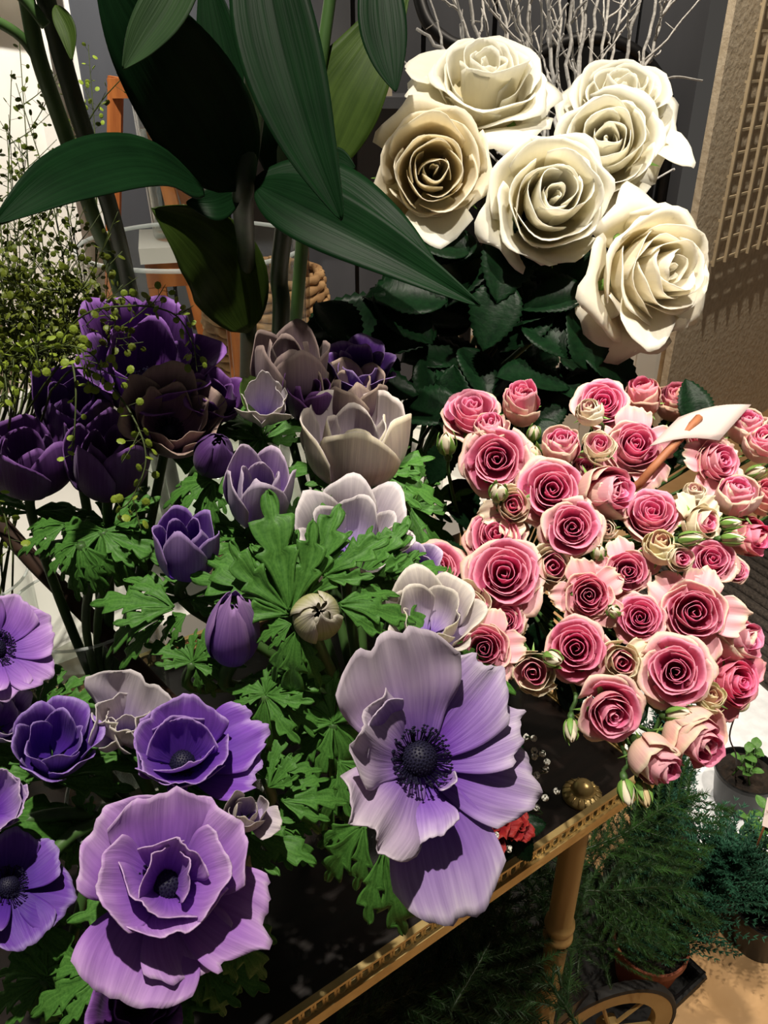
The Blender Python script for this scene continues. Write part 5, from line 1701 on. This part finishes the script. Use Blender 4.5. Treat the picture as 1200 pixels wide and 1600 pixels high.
def spray(label, pts, nside, seed, size=0.0023, tint=(1, 1, 1), step=0.0075, ped=0.006, side_len=0.05):
    rng = random.Random(seed)
    P = catmull([at(*q) for q in pts], 40)
    foot = VG + np.array([rng.uniform(-0.03, 0.03), rng.uniform(-0.03, 0.03), 0.015])
    neck = VG + np.array([rng.uniform(-0.035, 0.035), rng.uniform(-0.035, 0.035), 0.20])
    t = thing('seed_spray', label, 'foliage', foot, SG)
    stem = MB().tube(np.vstack([catmull([foot, neck, P[0]], 16), P[1:]]), [0.0011, 0.0009, 0.0004], 5)
    paths = [P[8:]]
    for i in range(nside):
        k = int(8 + 28 * (i + rng.random()) / max(1, nside))
        ti = unit(P[min(k + 1, 39)] - P[k])
        sd = unit(np.cross(ti, [rng.gauss(0, 1), rng.gauss(0, 1), rng.gauss(0, 1)]))
        L = side_len * rng.uniform(0.6, 1.2)
        q = catmull([P[k], P[k] + (ti * 0.7 + sd * 0.7) * L * 0.5, P[k] + (ti * 1.0 + sd * 1.0) * L * 0.8 + np.array([0, 0, 0.1 * L])], 12)
        paths.append(q)
        stem.tube(q, [0.0006, 0.0003], 4)
    mb, pod = pods_on(paths, step, size, rng, ped)
    stem.add(np.concatenate(mb.V), mb.F)
    part('stem', stem.build('stem', M['pod_stem']), t)
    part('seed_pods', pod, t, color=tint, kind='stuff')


back_lab = 'thin upright spray of round green seed pods against the bright white wall'
S_back = [[(60, 560, .80), (52, 380, .80), (30, 60, .80)], [(25, 560, .80), (12, 380, .80), (18, 110, .80)], [(85, 540, .82), (70, 420, .82), (22, 230, .82)],
          [(115, 520, .82), (85, 330, .82), (25, 130, .82)], [(5, 540, .78), (4, 400, .78), (-15, 160, .78)], [(45, 560, .84), (32, 460, .84), (10, 200, .84)],
          [(140, 560, .84), (125, 420, .84), (100, 300, .84)], [(75, 580, .86), (75, 480, .86), (62, 330, .86)], [(105, 560, .80), (102, 460, .80), (120, 340, .80)],
          [(18, 560, .82), (22, 430, .82), (40, 250, .82)]]
for i, q in enumerate(S_back):
    spray(back_lab, q, 5, 100 + i, 0.0029, (0.35, 0.35, 0.28), 0.011, 0.008, 0.07)  # low tint paints these pods as backlit silhouettes
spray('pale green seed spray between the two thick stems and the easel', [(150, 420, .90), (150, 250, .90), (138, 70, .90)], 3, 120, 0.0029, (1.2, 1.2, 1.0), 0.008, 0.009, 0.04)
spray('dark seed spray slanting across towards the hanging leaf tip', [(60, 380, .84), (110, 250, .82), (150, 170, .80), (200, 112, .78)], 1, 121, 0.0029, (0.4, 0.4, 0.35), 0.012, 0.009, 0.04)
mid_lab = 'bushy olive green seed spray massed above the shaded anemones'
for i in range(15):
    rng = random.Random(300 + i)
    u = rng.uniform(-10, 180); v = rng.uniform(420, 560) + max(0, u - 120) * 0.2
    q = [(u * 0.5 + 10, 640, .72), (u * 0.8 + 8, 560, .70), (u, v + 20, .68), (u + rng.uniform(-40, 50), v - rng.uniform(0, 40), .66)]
    spray(mid_lab, q, 6, 300 + i, 0.0031, (0.42, 0.40, 0.26), 0.0062, 0.006, 0.055)  # low tint puts the shade of the mass into the pods
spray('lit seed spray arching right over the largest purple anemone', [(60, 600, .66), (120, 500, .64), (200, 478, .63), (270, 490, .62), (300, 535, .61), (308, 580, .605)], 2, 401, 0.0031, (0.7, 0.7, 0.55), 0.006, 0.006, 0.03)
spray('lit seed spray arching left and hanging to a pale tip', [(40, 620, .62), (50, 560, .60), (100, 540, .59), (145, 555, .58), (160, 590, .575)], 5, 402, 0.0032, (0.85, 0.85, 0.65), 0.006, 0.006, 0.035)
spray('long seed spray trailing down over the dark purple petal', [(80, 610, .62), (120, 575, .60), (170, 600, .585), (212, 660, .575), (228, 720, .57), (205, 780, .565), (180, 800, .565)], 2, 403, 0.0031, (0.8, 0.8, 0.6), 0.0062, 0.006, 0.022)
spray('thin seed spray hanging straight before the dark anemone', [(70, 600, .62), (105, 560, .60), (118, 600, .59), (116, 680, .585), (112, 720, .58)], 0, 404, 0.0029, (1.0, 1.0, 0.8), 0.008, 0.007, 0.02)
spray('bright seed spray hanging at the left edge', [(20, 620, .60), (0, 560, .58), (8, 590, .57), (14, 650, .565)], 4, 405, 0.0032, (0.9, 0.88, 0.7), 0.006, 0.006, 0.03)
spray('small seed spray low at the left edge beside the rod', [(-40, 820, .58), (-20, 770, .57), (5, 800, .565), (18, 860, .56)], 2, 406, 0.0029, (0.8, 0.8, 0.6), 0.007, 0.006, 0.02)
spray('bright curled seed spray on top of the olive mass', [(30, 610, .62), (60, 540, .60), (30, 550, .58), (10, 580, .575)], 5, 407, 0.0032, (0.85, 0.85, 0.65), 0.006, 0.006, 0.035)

# thick brown rod leaning behind the anemone vase
rp = [at(20, 840, 0.74), at(60, 885, 0.735), at(150, 975, 0.73), at(245, 1075, 0.74)]
rd_ = thing('brown_rod', 'thick dark brown rod slanting behind the pale lilac anemone', 'rod', (rp[-1][0], rp[-1][1], ZT))
ext = rp[-1] + unit(rp[-1] - rp[-2]) * 0.12
rpath = [rp[0] + (rp[0] - rp[1]) * 2.0] + rp
dz = rpath[-1] - rpath[-2]
last = rpath[-1] + dz * max(0, (ZT + 0.010 - rpath[-1][2]) / dz[2])
part('rod', MB().tube(catmull(rpath + [last], 24), 0.0078, 10).build('rod', M['brown_bark']), rd_)

# ------------------------------------------------------------------ frosted twigs behind the white roses
TV = np.array([0.205, 1.335, ZB + 0.0005])
M['dark_ceramic'] = plain('dark_ceramic', '#17181a', '#222427', 12, 0.4)
tvz = thing('twig_vase', 'dark ceramic vase holding the frosted twigs, hidden behind the roses', 'vase', TV)
part('body', MB().lathe([(0.001, 0), (0.05, 0), (0.062, 0.06), (0.058, 0.16), (0.04, 0.22), (0.044, 0.24), (0.040, 0.24), (0.036, 0.222), (0.05, 0.15), (0.05, 0.02), (0.001, 0.015)], 28).build('body', M['dark_ceramic']), tvz, T4(TV))
rng = random.Random(9)
tops = [(690, -60), (716, -60), (742, -60), (765, -80), (795, -60), (822, -80), (850, -60), (878, -80), (896, -60), (910, -80), (925, -60), (942, -60), (960, -80), (985, -60), (1010, -60), (1040, -60), (1062, -40), (655, 40)]
for i, (u, v) in enumerate(tops):
    dd = rng.uniform(1.15, 1.45)
    e = at(u, v, dd)
    m1 = at(890 + (u - 890) * 0.62 + rng.uniform(-14, 14), 150, dd * 0.99)
    m2 = at(890 + (u - 890) * 0.30 + rng.uniform(-10, 10), 320, dd)
    nk = TV + np.array([rng.uniform(-0.025, 0.025), rng.uniform(-0.025, 0.025), 0.235])
    ft = TV + np.array([rng.uniform(-0.03, 0.03), rng.uniform(-0.03, 0.03), 0.02])
    C = catmull([ft, nk, m2, m1, e], 44)
    C[16:] += np.array([[rng.gauss(0, 0.0022) for _ in range(3)] for _ in range(28)])
    mb = MB().tube(C, [0.0036, 0.0034, 0.0024], 6)
    for b in range(rng.randint(4, 7)):
        k = rng.randint(20, 41)
        ti = unit(C[k + 1] - C[k - 1])
        sd = unit(np.cross(ti, [rng.gauss(0, 1), rng.gauss(0, 1), rng.gauss(0, 1)]))
        L = rng.uniform(0.04, 0.13)
        q = catmull([C[k], C[k] + (ti + sd * 0.7) * L * 0.4, C[k] + (ti * 1.5 + sd * 0.9) * L * 0.7], 9)
        q[2:] += np.array([[rng.gauss(0, 0.0012) for _ in range(3)] for _ in range(7)])
        mb.tube(q, [0.0022, 0.0013], 5)
        for z in (3, 5, 8):
            mb.add(OCT_V * 0.0022 + q[z] + sd * 0.001, OCT_F)
        k2 = 5
        L2 = L * 0.4
        sd2 = unit(np.cross(ti, sd) + ti)
        mb.tube([q[k2], q[k2] + sd2 * L2], [0.001, 0.0006], 4)
    solo('frosted_twig', mb.build('frosted_twig', M['frost']), 'frosted white twig rising behind the white roses', 'twig', None, 'frosted white twigs')
mb = MB().tube(catmull([TV + np.array([0.02, 0, 0.02]), TV + np.array([0.03, 0, 0.235]), at(940, 250, 1.25), at(1000, 160, 1.22), at(1045, 122, 1.2), at(1098, 126, 1.19)], 30), [0.003, 0.0022, 0.0012], 6)
solo('frosted_twig', mb.build('frosted_twig', M['frost']), 'frosted twig bending far right before the grey wall', 'twig', None, 'frosted white twigs')

# ------------------------------------------------------------------ red and white posy on the trolley
pz = on_z(765, 1285, ZT + 0.06)
pz0 = np.array([pz[0] - 0.03, pz[1] + 0.055, ZT + 0.0005])
pot = thing('posy_pot', 'small dark pot holding the red and white posy behind the violet anemone', 'pot', pz0)
part('body', MB().lathe([(0.001, 0), (0.022, 0), (0.028, 0.05), (0.026, 0.052), (0.021, 0.006), (0.001, 0.006)], 24).build('body', M['plastic_black']), pot, T4(pz0))


def posy_flower(label, u, v, d, px, seed):
    p = at(u, v, d)
    s = px * 0.5 * d / FPX
    H = frame(p, 0.1, 0.5, seed)
    t = thing('red_carnation', label, 'flower', pz0 + np.array([0, 0, 0.01]), 'red flowers of the posy')
    rg = random.Random(seed)
    for i in range(14):
        f = i / 13
        q = ap(i * 137.5, 0.45 + 0.6 * f, 0.34 + 0.12 * f, 80 - 70 * f, 70 - 75 * f, mm('red', 'red'), 0.2, 0.22, 3.5, 0.06, 0.2, seed * 40 + i, nu=8, nv=11)
        part('petal', q, t, H @ S4(s))
    pth = catmull([p, p - H[:3, 2] * 0.015, pz0 + np.array([0, 0, 0.05]), pz0 + np.array([0, 0, 0.01])], 12)
    part('stem', MB().tube(pth, 0.0016, 6).build('stem', M['stem_dark']), t)
    for j in range(3):
        part('leaf', RL[j], t, leaf_world(p - H[:3, 2] * 0.012, img_dir(-60 - 70 * j + 40 * seed, 0.1), -FWD + UP, 0.028))


posy_flower('deep red flower half hidden by the largest violet anemone', 762, 1286, 0.645, 112, 1)
posy_flower('smaller red flower at the right of the posy', 800, 1290, 0.645, 70, 2)
posy_flower('dark red flower glimpsed through the violet petals', 765, 1140, 0.62, 80, 3)
gl = 'sprig of tiny white blossoms in the posy'
for i, (u, v, d) in enumerate(((765, 1290, .63), (845, 1200, .66), (848, 1235, .66), (840, 1262, .66), (822, 1150, .67), (843, 1172, .67), (790, 1308, .64), (520, 1270, .60), (540, 1300, .60), (760, 1315, .64))):
    rg = random.Random(i)
    p = at(u, v, d)
    t = thing('gypsophila_sprig', gl if u > 700 else 'sprig of tiny white blossoms left of the largest violet anemone', 'flower', pz0 + np.array([0.004 * (i - 4), 0.0, 0.012]), 'tiny white blossoms')
    ft = pz0 + np.array([0.004 * (i - 4) * 0.8, 0, 0.012])
    st = MB().tube(catmull([p, p + np.array([0, 0.005, -0.012]), pz0 + np.array([0, 0, 0.05]), ft], 12), 0.0006, 4)
    part('stem', st.build('stem', M['stem_dark']), t)
    for k in range(3 if i % 2 else 2):
        c = p + np.array([rg.gauss(0, 0.0045), rg.gauss(0, 0.004), rg.gauss(0, 0.006)])
        Ms = []
        for j in range(16):
            dirn = unit([rg.gauss(0, 1), rg.gauss(0, 1), rg.gauss(0.3, 1)])
            m = basis(c + dirn * 0.0022, dirn, (0.3, 0.5, 0.8))
            Ms.append(m @ np.diag([0.0019, 0.0013, 0.0008, 1]))
        V, F = merge_instances(OCT_V, OCT_F, Ms)
        part('blossom', mesh_from('blossom', V, F, [M['gyp']], None, np.tile([[0.5, 0.5]], (len(V), 1))), t)

# ------------------------------------------------------------------ conifers under and beside the trolley
NEED_V = np.array([(0, -0.5, 0), (0.5, 0.3, 0), (-0.5, 0.3, 0), (0, 0, 1.0)]) * np.array([0.10, 0.10, 1])
NEED_F = [(0, 1, 3), (1, 2, 3), (2, 0, 3), (0, 2, 1)]


def spruce_branch_mesh(seed):
    """flat spray about 0.36 m long along +y: twig wood and needles"""
    rng = random.Random(seed)
    wood = MB(); Ms = []
    main = catmull([(0, 0, 0), (0.01, 0.13, 0.012), (-0.005, 0.26, 0.008), (0.0, 0.36, -0.01)], 24)
    wood.tube(main, [0.0032, 0.0010], 6)
    tw = [main]
    for i in range(9):
        k = 3 + 2 * i
        L = 0.15 * (1 - k / 30) + 0.02
        for sg in (-1, 1):
            q = catmull([main[k], main[k] + np.array([sg * L * 0.5, L * 0.5, rng.uniform(-0.01, 0.015)]), main[k] + np.array([sg * L * 0.8, L * 1.0, rng.uniform(-0.02, 0.02)])], 12)
            wood.tube(q, [0.0012, 0.0006], 5)
            tw.append(q)
    for q in tw:
        L = np.linalg.norm(np.diff(q, axis=0), axis=1).sum()
        n = int(L / 0.0007)
        for i in range(n):
            x = (i + rng.random()) / n
            p = np.array([np.interp(x, np.linspace(0, 1, len(q)), q[:, c]) for c in range(3)])
            ti = unit(q[min(len(q) - 1, int(x * len(q)) + 1)] - q[max(0, int(x * len(q)) - 1)])
            sd = unit(np.cross(ti, [rng.gauss(0, 1), rng.gauss(0, 1), rng.gauss(0, 1)]))
            dr = unit(sd * 0.9 + ti * 0.75 + np.array([0, 0, 0.25]))
            Ms.append(basis(p, dr, (1, 0.2, 0.1)) @ S4(rng.uniform(0.012, 0.018)))
    V, F = merge_instances(NEED_V, NEED_F, Ms)
    return wood.build('twig', M['stem_dark']), mesh_from('needles', V, F, [M['spruce']], smooth=False)


SPR = [spruce_branch_mesh(i) for i in range(3)]


def spruce(label, u, v, z, yaw, pitch, scale, k, tint=(1, 1, 1)):
    p = on_z(u, v, z)
    dr = np.array([math.cos(rad(yaw)) * math.cos(rad(pitch)), math.sin(rad(yaw)) * math.cos(rad(pitch)), math.sin(rad(pitch))])
    m = leaf_world(p - dr * 0.18 * scale, dr, (0, -0.2, 1), scale)
    t = thing('spruce_branch', label, 'branch', p - dr * 0.18 * scale, 'cut spruce branches under the trolley')
    part('twig', SPR[k][0], t, m)
    part('needles', SPR[k][1], t, m, kind='stuff', color=tint)


SL = 'dark spruce branch piled in the shade under the trolley'
spruce('spruce branch reaching right towards the white foam tray', 1000, 1285, 0.36, 24, 4, 0.62, 0, (1.6, 1.7, 1.2))  # raised tint paints lit needles, here and on the next two branches
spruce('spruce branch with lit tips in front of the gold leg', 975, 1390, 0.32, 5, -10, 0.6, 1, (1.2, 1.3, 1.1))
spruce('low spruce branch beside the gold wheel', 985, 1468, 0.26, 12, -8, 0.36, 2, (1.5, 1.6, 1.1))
SPL = ['spruce branch in the shade just right of the gold leg', 'spruce branch in the shade just left of the gold leg',
       'spruce branch in the deep shade under the middle of the rail', 'spruce branch at the bottom edge under the left end of the rail', SL, SL, SL, SL, SL, SL, SL]
for i, (u, v, z, yaw, pi_, sc, k) in enumerate(((970, 1350, 0.22, 60, 15, 0.65, 2), (790, 1470, 0.32, 120, -5, 0.8, 0), (700, 1510, 0.30, 10, 0, 0.75, 1), (560, 1590, 0.34, 20, 0, 0.9, 0), (640, 1570, 0.30, 30, 5, 0.8, 2),
                                               (740, 1570, 0.25, 140, -5, 0.7, 1), (900, 1400, 0.24, 80, 5, 0.6, 0), (830, 1400, 0.34, 100, 5, 0.6, 1), (780, 1420, 0.38, 60, 5, 0.7, 2), (915, 1450, 0.24, 100, 0, 0.45, 0), (820, 1540, 0.22, 110, 0, 0.5, 2))):
    spruce(SPL[i], u, v, z, yaw, pi_, sc, k)


def cypress(label, base, h, r, lean, seed, tint, pot_col, pot_r=0.055, pot_h=0.085, density=1.0):
    """potted dwarf cypress: pot, soil, trunk and upswept scaly sprays"""
    rng = random.Random(seed)
    t = thing('potted_cypress', label, 'plant', base, 'potted dwarf cypresses')
    part('pot', flat(MB().lathe([(0.001, 0), (pot_r * 0.72, 0), (pot_r * 0.95, pot_h * 0.86), (pot_r, pot_h * 0.87), (pot_r, pot_h), (pot_r * 0.93, pot_h), (pot_r * 0.86, pot_h * 0.8), (0.001, pot_h * 0.78)], 28).build('pot', pot_col)), t, T4(base))
    part('soil', MB().lathe([(0.001, 0.004), (pot_r * 0.86, 0.0), (pot_r * 0.86, -0.004), (0.001, -0.004)][::-1], 20).build('soil', M['soil']), t, T4(base + np.array([0, 0, pot_h * 0.86])))
    top = np.array([lean[0], lean[1], h])
    b0 = np.array([0, 0, pot_h * 0.8])
    ax = catmull([b0, b0 * 0.5 + top * 0.5 + np.array([0, 0, 0.0]), top], 20)
    part('trunk', MB().tube(ax, [0.005, 0.002], 6).build('trunk', M['brown_bark']), t, T4(base))
    Ms = []
    n = int(330 * density)
    for i in range(n):
        x = rng.random() ** 0.9
        p = ax[min(19, int(x * 20))]
        a = rng.uniform(0, 2 * pi)
        R = r * (0.35 + 0.65 * math.sin(pi * min(0.95, 0.18 + 0.8 * x))) * rng.uniform(0.55, 1.1)
        d = np.array([math.cos(a), math.sin(a), rng.uniform(0.35, 1.1)])
        d = unit(d)
        q0 = p
        for j in range(11):                            # a spray: scales along it with side scales
            f = (j + 1) / 11
            c = q0 + d * R * f * 1.15 + np.array([0, 0, 0.25 * R * f * f])
            for sg in (-1, 0, 1):
                sd = unit(np.cross(d, [rng.gauss(0, 0.3), rng.gauss(0, 0.3), 1]))
                dd = unit(d + sd * sg * 0.9 + np.array([rng.gauss(0, .2), rng.gauss(0, .2), rng.gauss(0.2, .2)]))
                L = (0.010 if sg else 0.008) * (1.15 - 0.4 * f)
                Ms.append(basis(c + dd * L * 0.5, dd, (0.3, 0.8, 0.1)) @ np.diag([0.0011, 0.0011, L * 0.62, 1]))
    V, F = merge_instances(OCT_V, OCT_F, Ms)
    part('foliage', mesh_from('foliage', V, F, [M['cypress']], smooth=False), t, T4(base), kind='stuff', color=tint)


# shallow black tray with the potted cypress, on the floor
trb = on_z(985, 1560, 0.0)
tray_w = np.eye(4); tray_w[:3, 0] = E1; tray_w[:3, 1] = E2; tray_w[:3, 3] = (trb[0], trb[1], 0.0005)
tm = MB()
x0, x1, y0, y1, hz = -0.17, 0.10, -0.05, 0.26, 0.028
tm.box((x0, y0, 0), (x1, y1, 0.004)); tm.box((x0, y0, 0), (x1, y0 + 0.006, hz)); tm.box((x0, y1 - 0.006, 0), (x1, y1, hz)); tm.box((x0, y0, 0), (x0 + 0.006, y1, hz)); tm.box((x1 - 0.006, y0, 0), (x1, y1, hz))
tm.tube([(x0, y0, hz), (x1, y0, hz)], 0.006, 8); tm.tube([(x1, y0, hz), (x1, y1, hz)], 0.006, 8)
solo('plant_tray', flat(tm.build('plant_tray', M['plastic_black'])), 'shallow black plastic tray on the beige floor', 'tray', tray_w)
c1 = trb + E1 * 0.04 + E2 * 0.012
cypress('bushy dark cypress in a terracotta pot on the black tray', np.array([c1[0], c1[1], 0.006]), 0.19, 0.105, (0.12, 0.07), 1, (0.9, 1, 1), M['terracotta'], density=1.3)
c2 = on_z(1010, 1440, 0.0)
cypress('upright blue-green cypress beneath the hanging roses', np.array([c2[0] - 0.02, c2[1] + 0.02, 0.0005]), 0.38, 0.055, (0.02, 0.05), 2, (1.1, 1.15, 1.3), M['plastic_black'], density=1.2)
c3 = on_z(1035, 1390, 0.0)
cypress('low cypress bush beside the white foam tray', np.array([c3[0] + 0.005, c3[1] + 0.06, 0.0005]), 0.20, 0.05, (0.0, 0.02), 3, (1, 1, 1), M['plastic_black'])
cypress('feathery cypress at the lower right edge', np.array([c1[0] + 0.20, c1[1] + 0.06, 0.0005]), 0.13, 0.075, (0.05, 0.0), 4, (1, 1.05, 1.05), M['plastic_black'])

# white foam tray with black seedling pots
fb = on_z(1120, 1290, 0.0)
fdir = unit(np.array([0.35, -0.94, 0])); fn = np.array([-fdir[1], fdir[0], 0])
fw = np.eye(4); fw[:3, 0] = fdir; fw[:3, 1] = fn; fw[:3, 3] = (fb[0], fb[1], 0.0005)
ftray = thing('foam_tray', 'white moulded foam tray carrying black seedling pots on the floor', 'tray', (fb[0], fb[1], 0.0005))
fm = MB()
fm.box((-0.34, -0.10, 0.0), (0.20, 0.30, 0.045))
part('slab', flat(fm.build('slab', M['foam'])), ftray, fw)
for i in range(6):
    for j in range(2):
        q = fw @ T4((-0.30 + 0.082 * i, -0.06 + 0.045 * j * 0, 0.045))
        if j == 0:
            part('moulded_bump', MB().lathe([(0.026, 0), (0.024, 0.008), (0.016, 0.014), (0.008, 0.009), (0.0005, 0.008)], 18).build('moulded_bump', M['foam']), ftray, q)


def seedling_pot(label, u, v, r, seed, stems, tall=0.10):
    p = on_z(u, v, 0.046 + 0.075)
    p[2] = 0.0462
    rng = random.Random(seed)
    t = thing('seedling_pot', label, 'plant', p, 'black pots of seedlings')
    part('pot', flat(MB().lathe([(0.001, 0), (r * 0.78, 0), (r * 0.97, 0.07), (r, 0.071), (r, 0.078), (r * 0.94, 0.078), (r * 0.88, 0.064), (0.001, 0.062)], 30).build('pot', M['plastic_black'])), t, T4(p))
    part('soil', MB().lathe([(0.001, 0.0), (r * 0.9, 0.0), (r * 0.9, 0.004), (0.001, 0.006)], 20).build('soil', M['soil']), t, T4(p + np.array([0, 0, 0.064])))
    for i in range(stems):
        a = rng.uniform(0, 6.28)
        q0 = p + np.array([rng.uniform(-0.5, 0.5) * r, rng.uniform(-0.5, 0.5) * r, 0.066])
        q1 = q0 + np.array([rng.uniform(-0.02, 0.02), rng.uniform(-0.02, 0.02), tall * rng.uniform(0.6, 1.0)])
        part('shoot', MB().tube(catmull([q0, (q0 + q1) / 2 + np.array([rng.uniform(-.006, .006), 0, 0]), q1], 8), 0.0013, 5).build('shoot', M['seedling']), t)
        for j in range(5):
            f = 0.45 + 0.55 * j / 4
            b = q0 * (1 - f) + q1 * f
            dr = unit([math.cos(a + j * 2.2), math.sin(a + j * 2.2), 0.3])
            part('leaf', SEEDL, t, leaf_world(b, dr, (0, 0, 1), rng.uniform(0.018, 0.026)))


SEEDL = blade('leaf', [(0, 0, 0), (0, 0.5, 0.08), (0, 1, 0)], 0.36, (0, 0, 1), [M['seedling']], 'leafwide', 0, 2, 0.1, 0.1, 0.03, 2, 0, (0, 0), 9, 7, 0.01, 1)
seedling_pot('black pot with bare brown shoots at the right edge', 1168, 1205, 0.056, 1, 3, 0.07)
seedling_pot('black pot of leafy green seedlings nearer the cypress', 1152, 1345, 0.050, 2, 6, 0.11)

# small cream flower on a thin brown stem standing in the first pot
cf = at(1155, 1098, 1.22)
cr_ = on_z(1150, 1205, 0.112)
fl = thing('small_cream_flower', 'small cream flower on a thin brown stem above the black pots', 'flower', cr_)
HF = frame(cf, -0.1, 0.7)
for q in TPL['cream'][0][6:]:
    part('petal', q, fl, HF @ S4(0.019), color=(0.95, 1.0, 0.85))
part('stem', MB().tube(catmull([cf - np.array([0, 0, 0.012]), at(1140, 1150, 1.26), at(1150, 1180, 1.3), cr_], 16), 0.0013, 5).build('stem', M['brown_bark']), fl)
# pinkish plant tag on a stick at the right edge
tg = on_z(1160, 1385, 0.10)
tag_ = thing('plant_tag', 'pinkish plant tag on a thin stick at the right edge', 'tag', tg)
tt0 = at(1200, 1275, 1.13)
part('stick', MB().tube([tg, tt0 + np.array([0, 0, 0.02])], 0.0016, 6).build('stick', M['stick']), tag_)
wt = frame(tt0 + np.array([0.012, 0, 0.0]), 0.3, 0.2, -0.4)
part('card', flat(MB().box((-0.016, -0.02, -0.0006), (0.016, 0.02, 0.0006)).build('card', M['card'])), tag_, wt)
